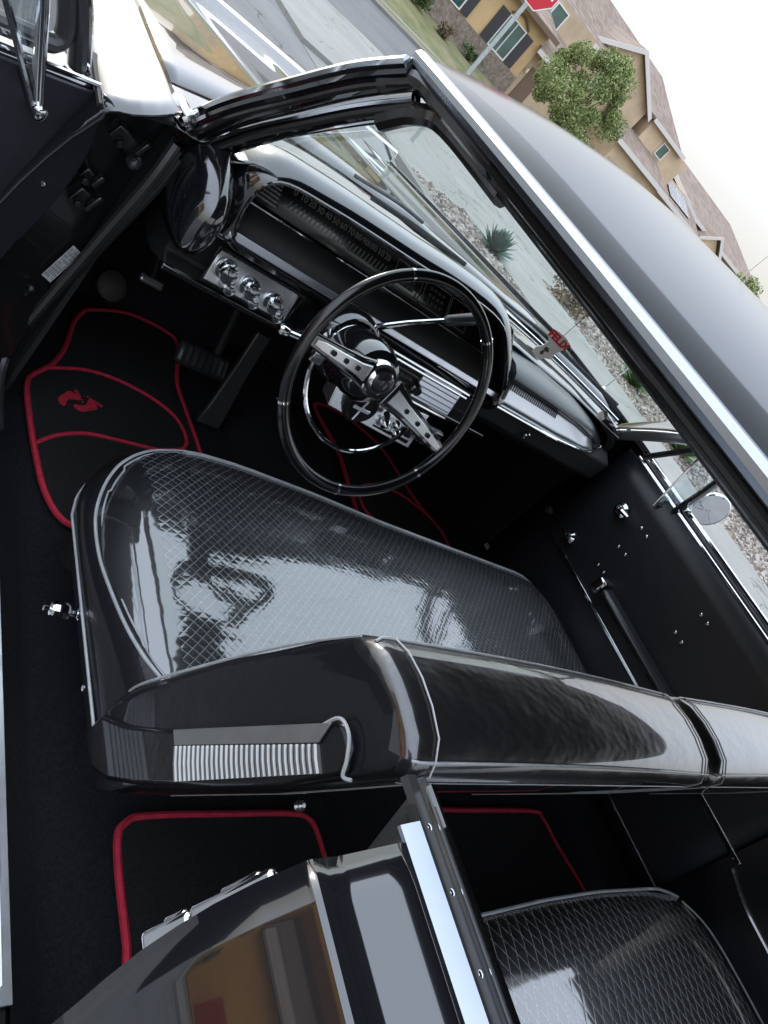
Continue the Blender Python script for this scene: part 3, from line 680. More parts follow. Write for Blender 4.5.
# ---- pedals
def pad(name, c, w, h, tx, mat, th=.02):
    rt = Matrix.Rotation(tx, 3, 'X'); m = MB(); m.box(c, (w, th, h), rt); return m.build(name, mat, car, bevel=.012)
bp = pad('brake_pedal', (-.295, 1.40, .398), .150, .062, R(-38), RUBBER, .028)
m = MB()
for k in range(7): m.box(V((-.295 - .056 + k * .0187, 1.391, .405)), (.006, .012, .05), Matrix.Rotation(R(-38), 3, 'X'))
m.build('pedal_grip', BLACK, bp)
m = MB(); m.tube([(-.262, 1.42, .41), (-.25, 1.50, .52), (-.25, 1.52, .72)], .012, 8); m.build('pedal_arm', BLACK, bp)
m = MB(); AP = [V((-.238, 1.36, .565)), V((-.232, 1.34, .45)), V((-.232, 1.31, .34)), V((-.236, 1.295, .295))]
m.loft([[p + V((-w, 0, 0)), p + V((-w * .9, -.012, .004)), p + V((w * .9, -.012, .004)), p + V((w, 0, 0)), p + V((0, .014, -.002))] for p, w in zip(AP, (.022, .024, .032, .037))])
m.build('accelerator_pedal', RUBBER, car, bevel=.004)
pk = pad('parking_brake_pedal', (-.452, 1.55, .455), .066, .022, R(-35), ALU, .012)
m = MB(); m.tube([(-.452, 1.56, .46), (-.47, 1.64, .60), (-.47, 1.66, .78)], .009, 8); m.build('pedal_arm', BLACK, pk)
m = MB(); m.lathe([(.036, 0), (.040, .01), (.040, .025), (.030, .034), (.008, .038)], (-.487, 1.66, .33), (.05, -.75, .65), 20); m.build('floor_vent_boot', pm('boot', (.07, .06, .058), .6, bump=.3), car)

# ================================================================== seats
QF = quilt('quilted_seat', .0185, .0185, line=(.25, .255, .26), xlo=-.628, w=.036, wr=.16, wscale=6)
QB = quilt('quilted_rear_seat', .027, .050, line=(.55, .555, .56), w=.03, wr=.10, wscale=5)
def fy(x):  # front edge by x
    return interp([(-.705, .66), (-.697, .705), (-.68, .748), (-.655, .79), (-.62, .825), (-.57, .853), (-.50, .872), (-.40, .880), (-.2, .876), (0, .862), (.3, .855), (.55, .850), (.66, .835), (.70, .80), (.72, .74), (.73, .66)], x)
def ztop(x, y):
    e = min(1, (x + .705) / .16); f = min(1, (.735 - x) / .14)
    s = .035 * (1 - max(0, 1 - e) ** 2.2) * (1 - max(0, 1 - f) ** 2)
    yy = (fy(x) - y)
    front = .030 * (1 - min(1, yy / .12)) ** 2
    base = interp([(-.705, .475), (-.69, .497), (-.66, .510), (-.6, .515), (.6, .515), (.735, .49)], x)
    dip = .012 * math.exp(-((y - .42) / .16) ** 2) * math.exp(-((x + .36) / .28) ** 2)
    return base + s - front - dip
xs = [-.705, -.700, -.692, -.68, -.665, -.645, -.62, -.59, -.55] + [-.5 + i * .05 for i in range(23)] + [.65, .68, .70, .715, .725, .73, .735]
m = MB(); rings = []
YB = .325
for x in xs:
    rg = []
    f = fy(x)
    for k in range(17):
        t = k / 16; y = lerp(YB, f, 1 - (1 - t) ** 1.4); rg.append(V((x, y, ztop(x, y))))
    zt = rg[-1].z
    inx = 0.0
    rg += [V((x, f + .008, zt - .012)), V((x, f + .012, zt - .03)), V((x, f + .006, zt - .075)), V((x, f - .03, .40)), V((x, YB, .40))]
    rings.append(rg)
m.loft(rings, True, True)
for i, f in enumerate(m.f):
    c_ = sum((m.v[k] for k in f), V()) / len(f)
    if len(f) > 4 or max(m.v[k].z - ztop(m.v[k].x, min(m.v[k].y, fy(m.v[k].x))) for k in f) < -.005 or min(m.v[k].z - ztop(m.v[k].x, min(m.v[k].y, fy(m.v[k].x))) for k in f) < -.009: m.m[i] = 1
cush = m.build('front_seat', [QF, SHINYV], car, sharp=75)
# the smooth side bolster (outside of the piping) and side face
SIDE_V = pm('seat_side_vinyl', (.007, .007, .008), .4, coat=.38, coatr=.04, spec=.2, bump=.5, bscale=11, bdist=.01)
LP = smooth_pts([(-.668, .355, .538), (-.684, .40, .525), (-.694, .46, .508), (-.700, .53, .492), (-.704, .60, .480), (-.703, .67, .478), (-.697, .715, .486), (-.680, .762, .497), (-.650, .806, .505), (-.60, .845, .512), (-.53, .872, .516)], 5)
m = MB(); rings = []; QL = []
for i, p in enumerate(LP):
    q = V((-.712, p.y - .015, .432)); 
    if p.x > -.69 and p.y > .7: q = V((p.x - .016, p.y + .010, .435))
    QL.append(q.copy())
    rings.append([p + V((.010, -.004, .004)), p + V((0, .002, 0)), p.lerp(q, .35) + V((-.010, .006, .006)), p.lerp(q, .7) + V((-.008, .006, .004)), q, q + V((.02, -.01, -.05)), V((p.x + .06, p.y - .04, .40))])
m.loft(rings, True, True); m.build('seat_side_panel', SIDE_V, cush, sharp=70)
FE = [V((x, fy(x) + .003, ztop(x, fy(x)) + .001)) for x in [-.53 + i * .04 for i in range(30)] + [.66, .69, .71, .722, .729]]
m = MB(); m.tube(LP + FE, .0028, 6); m.build('piping', WHITET, cush)
m = MB(); m.tube([p + V((.010 if p.x < -.66 else .004, -.008 if p.x > -.69 else 0, .0035)) for p in LP] + [p + V((0, -.010, .005)) for p in FE], .0018, 5); m.build('piping', WHITET, cush)
lowp = [q + V((-.003, 0, .002)) for q in QL]
m = MB(); m.tube(lowp, .0024, 6); m.build('piping', WHITET, cush)
m = MB(); m.box((0, .57, .335), (1.26, .44, .09)); m.build('seat_base', BLACK, cush, bevel=.02)
# adjuster bolt
m = MB(); m.lathe([(.012, 0), (.012, .008), (.006, .010), (.006, .022), (.013, .024), (.013, .046), (.010, .050), (.004, .052), (.004, .060), (.001, .061)], (-.706, .535, .418), (-1, .02, .02), 8); m.build('seat_adjuster_knob', CHROME, cush)
# back rests
def BS(k):  # YZ section, clockwise from front bottom
    return [(.372, .455), (.350, .535), (.318, .625), (.287, .705), (.252, .78), (.222, .85), (.199, .898), (.181, .921), (.160, .930), (.130, .934), (.100, .933), (.070, .927), (.053, .914), (.045, .902), (.050, .880), (.078, .81), (.115, .72), (.160, .62), (.205, .52), (.245, .44), (.285, .412), (.335, .415)]
def bround(pts, s, dy=0, dz=0):
    return [((y - .12) * 1 + .12, z) for y, z in pts]
def back(x0, x1, name, left):
    m = MB(); rings = []; n = 26
    sec = BS(0); cyz = [(.20 + (z - .6) * -.30, z) for y, z in sec]
    tt = [0, .004, .012, .022, .034, .05, .08] + [i / 12 for i in range(2, 11)] + [.92, .95, .966, .978, .988, .996, 1]
    L = x1 - x0; 
    for t in tt:
        x = lerp(x0, x1, t); d = min(x - x0, x1 - x); rr = .020
        ins = rr - math.sqrt(max(0, rr * rr - (rr - min(d, rr)) ** 2))
        rg = []
        for (y, z), (a, b) in zip(sec, cyz):
            v = V((a - y, b - z, 0)); v = v.normalized() * min(ins, v.length * .8) if v.length > 0 else v
            zz = z + v.y - (ins * .8 if z > .9 else 0); yy = y + v.x
            bul = .010 * math.sin(pi * t)
            if z > .89: zz += bul * .8
            rg.append(V((x, yy, zz)))
        rings.append(rg)
    m.loft(rings, True, True)
    nsec = len(sec)
    # front faces get the quilt
    for i, f in enumerate(m.f):
        c_ = sum((m.v[k] for k in f), V()) / len(f)
        fr = c_.y > interp([(.4, .33), (.6, .27), (.78, .205), (.88, .186), (.93, .178), (.95, .175)], c_.z) and min(c_.x - x0, x1 - c_.x) > .02
        m.m[i] = 1 if fr else (2 if max(m.v[k].x for k in f) < x0 + .021 and c_.z < .90 or len(f) > 4 else 0)
    return m, rings
QBK = quilt('quilted_backrest', .0175, .0175, line=(.20, .2, .205), axes=('X', 'Z'), wr=.3, wscale=16)
for x0, x1 in ((-.708, -.016), (-.006, .708)):
    m, rg = back(x0, x1, 'backrest', True); bo = m.build('backrest', [SHINYV, QBK, SIDE_V], cush, sharp=75)
    for idx in (7, 12):
        m = MB(); m.tube([r[idx] + V((0, -.001, .001)) for r in rg[2:-2]], .0017, 6); m.build('piping', WHITET, bo)
    for q_ in (14,):
        m = MB(); m.tube([r[q_] + V((0, 0, .0012)) for r in rg[3:-3]], .0008, 5); m.build('seam', WHITET, bo)
    for ri in (5, len(rg) - 6):
        m = MB(); m.tube([p + V((0, -.001, .002)) for p in rg[ri][7:19]], .0011, 5); m.build('seam', WHITET, bo)
    if x0 < -.5:
        m = MB(); m.tube(smooth_pts([(-.690, .366, .470), (-.700, .350, .536), (-.702, .286, .700), (-.702, .235, .82), (-.700, .192, .905)], 5), .0020, 6); m.build('piping', WHITET, bo)
# side shield with ribs
RIBM = pm('dull_ribs', (.34, .335, .32), .36, .85, var=.1, vscale=30)
sh_ = [(.345, .460), (.303, .511), (.249, .600), (.172, .746), (.128, .836), (.124, .858), (.112, .866), (.092, .862), (.074, .843), (.103, .758), (.148, .658), (.183, .592), (.222, .512), (.258, .450), (.290, .418), (.345, .412)]
m = MB(); m.plate([(-.704, y, z) for y, z in sh_], (-.014, 0, 0)); shd = m.build('seat_side_shield', SIDE_V, cush, bevel=.006)
def L2(a, b, t): return (lerp(a[0], b[0], t), lerp(a[1], b[1], t))
r0, r1, r2, r3 = (.223, .609), (.113, .829), (.087, .822), (.185, .598)
m = MB(); m.plate([(-.7185, *p) for p in ((.243, .612), (.123, .853), (.114, .830), (.224, .609))], (-.003, 0, 0)); m.build('shield_plate', RIBM, shd, bevel=.001)
m = MB(); m.plate([(-.7185, *p) for p in (r0, r1, r2, r3)], (-.002, 0, 0)); rp = m.build('ribbed_plate', RIBM, shd)
m = MB()
for k in range(28):
    t = (k + .5) / 28; a = L2(r0, r1, t); b = L2(r3, r2, t); m.tube([(-.7215, *a), (-.7225, *L2(a, b, .5)), (-.7215, *b)], .0028, 6)
m.build('plate_rib', RIBM, rp)
m = MB(); m.tube(smooth_pts([(-.718, .128, .840), (-.720, .122, .864), (-.719, .104, .868), (-.720, .084, .858), (-.719, .073, .846), (-.716, .066, .852)], 5), .0020, 6); m.build('shield_edge', WHITET, shd)
m = MB(); m.lathe([(.005, 0), (.005, .003), (.002, .004)], (-.718, .405, .424), (-1, 0, 0), 10); m.build('screw', CHROME, shd)
# rear seat
def ryf(x): return interp([(-.70, -.06), (-.5, -.015), (-.2, .008), (.1, .016), (.3, .014), (.55, .0), (.66, -.03), (.715, -.10), (.73, -.16)], x)
m = MB(); rings = []
for x in [-.72, -.70, -.67] + [-.6 + i * .1 for i in range(13)] + [.64, .67, .695, .713, .724, .73]:
    e = max(0, 1 - (.735 - abs(x)) / .12); rg = []
    for k in range(13):
        t = k / 12; y = lerp(-.62, ryf(x), t); fr = max(0, 1 - (ryf(x) - y) / .16)
        rg.append(V((x, y, .515 - .055 * e ** 1.6 - .030 * fr ** 2)))
    z = rg[-1].z
    rg += [V((x, ryf(x) + .012, z - .02)), V((x, ryf(x) + .012, z - .06)), V((x, ryf(x) - .03, .28)), V((x, -.62, .28))]
    rings.append(rg)
m.loft(rings); rs = m.build('rear_seat', QB, car, sharp=75)
m = MB(); m.tube([V((x, ryf(x) + .006, .515 - .055 * max(0, 1 - (.735 - abs(x)) / .12) ** 1.6 - .031)) for x in [-.68 + i * .04 for i in range(34)]], .0035, 6); m.build('piping', WHITET, rs)
m = MB(); m.tube(smooth_pts([(.66, -.028, .475), (.69, -.10, .49), (.70, -.25, .495), (.70, -.5, .495)], 4), .0025, 6); m.build('piping', WHITET, rs)
m = MB(); m.loft([[V((x, -.55, .50)), V((x, -.72, .92)), V((x, -.80, .95)), V((x, -.90, .93)), V((x, -.75, .45))] for x in (-.70, -.6, 0, .6, .70)]); m.build('rear_backrest', QBK, rs, sharp=70)
m = MB(); m.box((0, -1.15, .93), (1.5, .6, .02)); m.build('parcel_shelf', CARPET, car)

# ================================================================== right door (closed)
m = MB(); rings = []
for i in range(19):
    y = .005 + 1.03 * i / 18
    rings.append(side_ring(y, .34))
m.loft(rings, False, False); mr = m.mirror(); rdoor = mr.build('car_door', PAINT, car, sharp=22, solid=.003)
m = MB(); m.grid(lambda a, b: V((lerp(.745, .762, b ** 2), lerp(.004, 1.085 - .03 * b, a), lerp(.345, .936, b))), 12, 10); rp_ = m.build('door_panel', PANEL, rdoor, solid=.006)
m = MB(); m.tube([(.767, y, .941) for y in (0, .3, .6, .9, 1.02)], .0055, 8); m.build('belt_moulding', CHROME, rdoor)
m = MB(); m.tube([(.800, y, .958) for y in (0, .3, .6, .9, 1.02)], .007, 8); m.build('belt_moulding', CHROME, rdoor)
m = MB(); m.tube([(.784, y, .944) for y in (0, .3, .6, .9, 1.02)], .009, 8); m.build('window_slot', BLACK, rdoor)
m = MB(); m.box((.741, .50, .605), (.006, .98, .010)); m.build('door_moulding', CHROME, rdoor, bevel=.002)
m = MB(); m.box((.741, .10, .610), (.006, .21, .010)); m.build('quarter_moulding', CHROME, car, bevel=.002)
m = MB(); m.tube(smooth_pts([(.738, -.005, .592), (.738, -.06, .578), (.738, -.12, .572), (.738, -.3, .570), (.738, -.7, .570)], 4), .005, 6); m.build('quarter_moulding', CHROME, car)
m = MB(); m.tube([(.741, -.02, .392), (.741, .30, .388), (.741, 1.0, .388)], .0035, 6); m.build('door_moulding', CHROME, rdoor)
# armrest with chrome tip
m = MB(); m.loft([[V((.742, y, .640)), V((.728, y, .645)), V((.705, y, .658)), V((.705, y, .672)), V((.730, y, .680)), V((.743, y, .680))] for y in (.30, .36, .70, .725)]); arm = m.build('armrest', pm('armrest_vinyl', (.020, .023, .028), .3, coat=.4), rdoor, bevel=.008)
m = MB(); m.box((.722, .742, .664), (.046, .030, .046)); m.build('armrest_cap', CHROME, arm, bevel=.006)
# window crank, vent crank
m = MB(); m.lathe([(.022, 0), (.021, .008), (.012, .014), (.009, .022)], (.741, .935, .650), (-1, 0, 0), 20); ck = m.build('window_crank', CHROME, rdoor)
m = MB(); m.tube([(.722, .94, .652), (.716, .985, .651), (.716, 1.03, .648)], [.006, .005, .005], 8); m.build('crank_arm', CHROME, ck)
m = MB(); m.lathe([(.006, 0), (.012, .008), (.013, .02), (.008, .026)], (.716, 1.03, .648), (-1, 0, 0), 14); m.build('crank_knob', BLACK, ck)
m = MB(); m.lathe([(.024, 0), (.023, .008), (.014, .012), (.013, .026), (.010, .030)], (.748, .905, .820), (-1, 0, 0), 20); m.tube([(.722, .905, .82), (.716, .885, .828), (.716, .86, .832)], [.010, .008, .006], 8); m.build('door_handle', CHROME, rdoor)
sm = MB(); sm.lathe([(.0055, 0), (.005, .003), (.002, .0045)], (0, 0, 0), (-1, 0, 0), 10); sc0 = None
for y, z in ((.827, .839), (.797, .838), (.822, .757), (.790, .761), (.813, .680), (.784, .682), (.531, .846), (.503, .847), (.528, .766), (.497, .766)):
    x = .7415 + .0165 * ((z - .345) / .591) ** 2
    if sc0 is None: sc0 = sm.build('panel_screw', CHROME, rdoor); sc0.location = (x, y, z)
    else: cp(sc0, rdoor, (x, y, z))
# vent window (opened) and division bar
T_ = [V((.752, .865, .900)), V((.800, .900, 1.075)), V((.805, .79, 1.085)), V((.757, .80, .94))]
T_ = [V((.748, .860, .903)), V((.752, .893, 1.075)), V((.80, .815, 1.100)), V((.80, .80, .965))]
m = MB(); m.add(T_, [(0, 1, 2, 3)]); vg = m.build('vent_window', VGLASS, rdoor, solid=.004)
m = MB(); m.tube([T_[1], T_[0], T_[3]], .0035, 6); m.build('vent_frame', CHROME, vg)
m = MB(); m.tube([(.768, .815, .935), (.760, .808, 1.02), (.735, .795, 1.16), (.70, .78, 1.245)], .0115, 8, fl=(1.4, .8)); m.build('division_bar', PAINT, rdoor)
m = MB(); m.tube(smooth_pts([(.770, 1.01, .955), (.762, .97, 1.01), (.745, .90, 1.10), (.72, .82, 1.19)], 4), .009, 8); m.build('window_seal', RUBBER, rdoor)
# side mirror (right)
m = MB(); mc_ = V((.955, .845, .985)); md = V((-.42, -.90, -.06)).normalized()
m.lathe([(.001, .045), (.03, .040), (.050, .022), (.058, .004), (.058, 0), (.054, -.002)], mc_, -md, 32, False); m.tube([mc_ - md * .03, mc_ + V((-.02, .02, -.05)), V((.885, .87, .955))], [.010, .009, .013], 10)
sm_ = m.build('side_mirror', CHROME, car)
m = MB(); m.lathe([(.0535, 0), (.001, .0012)], mc_ + md * .001, md, 32, False); m.build('mirror_glass', MIRROR, sm_)

# ================================================================== left door (open)
PH = R(57); D = V((-math.sin(PH), -math.cos(PH), 0)); NI = V((math.cos(PH), -math.sin(PH), 0)); H0 = V((-.918, 1.052, 0))
def dp(s, z, n=0): return H0 + D * s + V((0, 0, z)) + NI * n
outl = [(p.x, p.z) for p in smooth_pts([(-.018, 0, .938), (-.042, 0, .900), (-.056, 0, .848), (-.056, 0, .784), (-.040, 0, .700), (-.018, 0, .627), (-.005, 0, .45)], 3)] + [(-.005, .40), (1.08, .40), (1.10, .938)]
m = MB(); m.plate([dp(s, z) for s, z in outl], -NI * .115); ld = m.build('car_door', PAINT, car, bevel=.012)
m = MB(); m.plate([dp(s + (.003 if s < .5 else -.006), z - .002, .001) for s, z in outl], NI * .006); m.build('door_panel', PANEL, ld, bevel=.004)
m = MB(); m.tube([dp(-.012, .945, .0), dp(.3, .947, .0), dp(1.08, .948, .0)], .0045, 8); m.build('belt_moulding', CHROME, ld)
m = MB(); m.lathe([(.005, 0), (.005, .003), (.002, .0045)], dp(-.008, .772, .006), NI, 10); m.build('panel_screw', CHROME, ld)
m = MB(); m.tube(smooth_pts([dp(-.026, .932, -.015), dp(-.050, .90, -.015), dp(-.064, .848, -.015), dp(-.064, .784, -.015), dp(-.048, .70, -.015), dp(-.026, .627, -.015)], 4), .006, 6); m.build('door_weatherstrip', RUBBER, ld)
# vent opening frame: black rubber with chrome front
vo = smooth_pts([dp(.30, .962), dp(.10, .961), dp(.062, .964), dp(.056, .985), dp(.085, 1.035), dp(.15, 1.12), dp(.22, 1.21), dp(.27, 1.26)], 4)
m = MB(); m.tube([p - NI * .03 for p in vo], .013, 10); m.build('vent_seal', RUBBER, ld)
m = MB(); m.tube(smooth_pts([dp(.010, .945, -.03), dp(.042, 1.0, -.03), dp(.075, 1.045, -.03), dp(.14, 1.12, -.03), (dp(.24, 1.25, -.03))], 4), .014, 10, fl=(.8, 1.2)); m.build('window_seal', RUBBER, ld)
m = MB(); m.tube(smooth_pts([dp(-.002, .945, -.02), dp(.030, 1.0, -.02), dp(.062, 1.045, -.02), dp(.126, 1.12, -.02), (dp(.226, 1.25, -.02))], 4), .005, 8); m.build('vent_frame', CHROME, ld)
m = MB(); m.tube([dp(.08, .955, -.02), dp(.30, .955, -.02), dp(.6, .955, -.02)], .006, 8); m.build('vent_frame', CHROME, ld)
# the vent glass swung in: two chrome bars meeting at the low corner
m = MB(); m.tube([dp(.078, .892, .012), dp(.098, .93, .012), dp(.142, 1.014, .012), dp(.20, 1.12, .012)], .0085, 10, fl=(1, .8)); b1 = m.build('vent_frame', CHROME, ld)
m = MB(); m.tube([dp(.084, .890, .012), dp(.125, .932, .016), dp(.170, .978, .02), dp(.24, 1.05, .025)], .0050, 8); m.build('vent_frame', CHROME, ld)
m = MB(); m.add([dp(.080, .892, .012), dp(.20, 1.12, .012), dp(.26, 1.12, .025), dp(.24, 1.05, .025)], [(0, 1, 2, 3)]); m.build('vent_window', VGLASS, ld, solid=.004)
m = MB(); m.lathe([(.010, 0), (.010, .008), (.006, .01)], dp(.079, .888, .018), NI, 12); m.build('vent_latch', CHROME, ld)
m = MB(); m.tube([dp(.26, .95, -.045), dp(.28, 1.10, -.045), dp(.30, 1.26, -.045)], .008, 8, fl=(1.4, .8)); m.build('division_bar', CHROME, ld)
# driver-side outside mirror on the door
m = MB(); q = dp(.24, 1.03, -.24); m.lathe([(.001, .045), (.05, .022), (.058, 0)], q, D * -1, 24, False); m.tube([q, dp(.24, .95, -.13)], .01, 8); lm = m.build('side_mirror', CHROME, ld)

# ================================================================== floor mats
def floor_mat(pts, inner, label, group, feet=None, z=.284):
    P = smooth_pts([(x, y, z) for x, y in pts], 5, True)
    m = MB(); m.plate([p + V((0, 0, -.008)) for p in P], (0, 0, .012)); o = m.build('floor_mat', MATM); tag(o, label, 'floor mat', group)
    m = MB(); m.tube([p + V((0, 0, .003)) for p in P], .0062, 6, True); m.build('binding', RED, o)
    for ln in inner:
        m = MB(); m.tube(smooth_pts([(x, y, z + .005) for x, y in ln], 5), .0048, 6); m.build('piping', RED, o)
    if feet:
        for (ax, ay), (bx, by), sg in feet:
            m = MB(); a = V((ax, ay, z + .0055)); b = V((bx, by, z + .0055)); d = (b - a); s_ = V((-d.y, d.x, 0)).normalized() * d.length * sg
            prof = [(-.02, .05), (.03, .13), (.12, .17), (.3, .14), (.5, .12), (.7, .19), (.85, .23), (.95, .17), (.99, .06)]
            bow = lambda t: .16 * math.sin(t * pi)
            m.plate([a + d * t + s_ * (bow(t) + w) for t, w in prof] + [a + d * t + s_ * (bow(t) - w) for t, w in prof[::-1]], (0, 0, .001))
            for k in range(5):
                c_ = a + d * (1.13 - .05 * k) + s_ * (.20 - .115 * k); r_ = d.length * (.075 - .010 * k)
                m.lathe([(r_, 0), (r_, .001)], c_, (0, 0, 1), 8)
            m.build('footprint_emblem', RED, o, fix=True)
    return o
DM = [(-.516, 1.587), (-.403, 1.649), (-.285, 1.645), (-.262, 1.595), (-.294, 1.433), (-.287, 1.332), (-.274, 1.198), (-.262, 1.0), (-.30, .87), (-.45, .845), (-.60, .838), (-.650, .850), (-.678, .91), (-.690, .995), (-.698, 1.106), (-.699, 1.199), (-.685, 1.239), (-.64, 1.299), (-.603, 1.381), (-.574, 1.49), (-.547, 1.552)]
I1 = [(-.660, 1.276), (-.567, 1.324), (-.489, 1.338), (-.4, 1.325), (-.331, 1.286), (-.308, 1.224), (-.325, 1.172), (-.40, 1.135)]
I2 = [(-.690, 1.03), (-.641, 1.074), (-.579, 1.107), (-.514, 1.12), (-.40, 1.135)]
floor_mat(DM, [I1, I2], 'black floor mat with red binding and two red footprints, by the pedals', 'red bound floor mats in the car', [((-.628, 1.176), (-.585, 1.222), 1), ((-.596, 1.180), (-.548, 1.222), -1)])
floor_mat([(-x, y) for x, y in DM], [[(-x, y) for x, y in I1], [(-x, y) for x, y in I2]], 'black floor mat with red binding in the front passenger footwell', 'red bound floor mats in the car')
RM = [(-.606, -.05), (-.612, .10), (-.610, .235), (-.592, .270), (-.55, .279), (-.40, .279), (-.27, .277), (-.230, .268), (-.215, .235), (-.210, .10), (-.205, -.05)]
floor_mat(RM, [], 'black floor mat with bright red binding behind the driver seat', 'red bound floor mats in the car')
floor_mat([(-x + .12 if -x > .3 else -x + .03, y) for x, y in [(-.45, -.05), (-.44, .20), (-.43, .25), (-.40, .268), (-.2, .275), (-.06, .278), (-.04, .25), (-.03, -.05)]], [], 'dim black floor mat with dark red binding behind the passenger seat', 'red bound floor mats in the car')

# ================================================================== hanging air freshener
AF = V((-.008, .893, 1.075))
af = root('air_freshener', AF, 'flat white air freshener card with red lettering hanging behind the windshield', 'air freshener')
CARD = pm('card_white', (.78, .78, .78), .55); CARDK = pm('card_grey', (.06, .06, .065), .6)
fx = V((.78, -.62, 0)).normalized(); fz = V((0, 0, 1))
oc = [(a_ * .68, b_ * .68) for a_, b_ in [(-.030, -.052), (.004, -.056), (.010, -.040), (.026, -.030), (.022, -.006), (.030, .012), (.036, .040), (.010, .046), (-.016, .044), (-.034, .040), (-.036, .014), (-.020, .004), (-.022, -.018), (-.034, -.034)]]
m = MB(); m.plate([AF + fx * a + fz * b for a, b in oc], V((fx.y, -fx.x, 0)) * .0025); m.build('card', CARD, af)
yv = V((fx.y, -fx.x, 0))
text('card_lettering', 'FELIX', .021, pm('card_red', (.62, .008, .02), .5), af, frame(AF + fz * .0175 + yv * .0032, fx, fz), .0005, bold=.0011)
m = MB()
for a, b, r1, r2 in ((-.004, -.012, .007, .006), (-.006, -.022, .004, .007)):
    m.add([AF + yv * .0031 + fx * (a + r1 * (.7 + .4 * (k % 3 == 0)) * math.cos(k * pi / 8)) + fz * (b + r2 * (.7 + .4 * (k % 3 == 0)) * math.sin(k * pi / 8)) for k in range(16)], [tuple(range(16))])
m.build('card_print', CARDK, af, fix=False)
m = MB(); m.tube([AF + fz * .030, AF + fz * .12 + V((.002, 0, 0)), AF + V((.010, .0, .19))], .0009, 4); m.build('cord', pm('cord', (.25, .25, .25), .8), af)

# ================================================================== surroundings
ASPH = pave('asphalt', (.165, .165, .162), .5, .8)
ASPH2 = pave('asphalt_far', (.125, .126, .127), .5, .6, .4)
CONC = pave('concrete', (.245, .243, .222), .35, .5)
CONC2 = pave('concrete_gutter', (.20, .198, .182), .5, .5)
SOIL = pm('soil', (.20, .17, .13), 1., c2=(.30, .27, .22), vscale=3, bump=.6, bscale=40, bdist=.02)
GRAVB = pm('gravel_bed', (.16, .14, .12), 1., c2=(.34, .32, .29), vscale=38, bump=1., bscale=40, bdist=.03)
GRASS = pm('grass_yard', (.10, .12, .04), 1., c2=(.26, .22, .12), vscale=.9, bump=.6, bscale=30, bdist=.03)
def sheet(name, poly, z, mat, th=0):
    m = MB()
    if th: m.plate([(x, y, z - th) for x, y in poly], (0, 0, th))
    else: m.add([(x, y, z) for x, y in poly], [tuple(range(len(poly)))])
    o = m.build(name, mat, flat=True); o['kind'] = 'structure'; return o
def rect(x0, x1, y0, y1): return [(x0, y0), (x1, y0), (x1, y1), (x0, y1)]
sheet('ground', rect(-400, 400, -300, 600), -.06, SOIL)
sheet('street', rect(-8.5, 3.2, -120, 17), 0, ASPH)
sheet('cross_street', rect(-150, 220, 17, 30), .002, ASPH2)
sheet('gutter', rect(3.2, 3.72, -120, 10), .004, CONC2)
sheet('kerb', rect(3.72, 3.87, -120, 8.2), .12, CONC2, .2)
sheet('pavement_corner', [(3.2, 10), (3.72, 10), (3.72, 8.2), (3.87, 7.55), (5.0, 7.75), (6.4, 7.6), (60, 7.6), (60, 12), (5.5, 12), (3.8, 12), (3.2, 12)], .06, CONC, .08)
sheet('valley_gutter', rect(3.2, 60, 12, 17), .005, CONC)
sheet('pavement', rect(4.95, 6.52, -120, 7.7), .12, CONC, .1)
m = MB()
for y in [i * 1.55 - 20 for i in range(18)]: m.box((5.735, y, .1195), (1.57, .012, .002))
for x in (8, 12, 16): m.box((x, 10, .0605), (.02, 4, .002))
jn = m.build('pavement_joints', pm('joint', (.16, .155, .14), 1.), flat=True); jn['kind'] = 'structure'
m = MB(); m.box((3.715, -40, .006), (.02, 100, .004)); 
o = m.build('gutter_seam', pm('seam_dark', (.05, .05, .05), 1.), flat=True); o['kind'] = 'structure'
sheet('gravel_strip_bed', [(3.87, -60), (4.95, -60), (4.95, 7.70), (3.87, 7.55)], .10, GRAVB)
sheet('gravel_garden_bed', [(6.52, -60), (60, -60), (60, 7.6), (6.52, 7.6)], .10, GRAVB)
sheet('left_pavement', rect(-11, -8.5, -120, 17), .11, CONC, .2)
sheet('far_kerb', rect(-150, 220, 30, 30.4), .12, CONC2, .2)
sheet('far_pavement', rect(-150, 220, 32.4, 34), .16, CONC, .1)
m = MB(); prof = [(30.4, .10), (32.4, .14), (34.0, .15), (36.5, .62), (39.0, .98), (46, 1.0), (90, 1.1)]
m.add([(x, y, z) for y, z in prof for x in (-150, 220)], [(2 * i, 2 * i + 1, 2 * i + 3, 2 * i + 2) for i in range(len(prof) - 1)]); o = m.build('far_yard', GRASS); o['kind'] = 'structure'
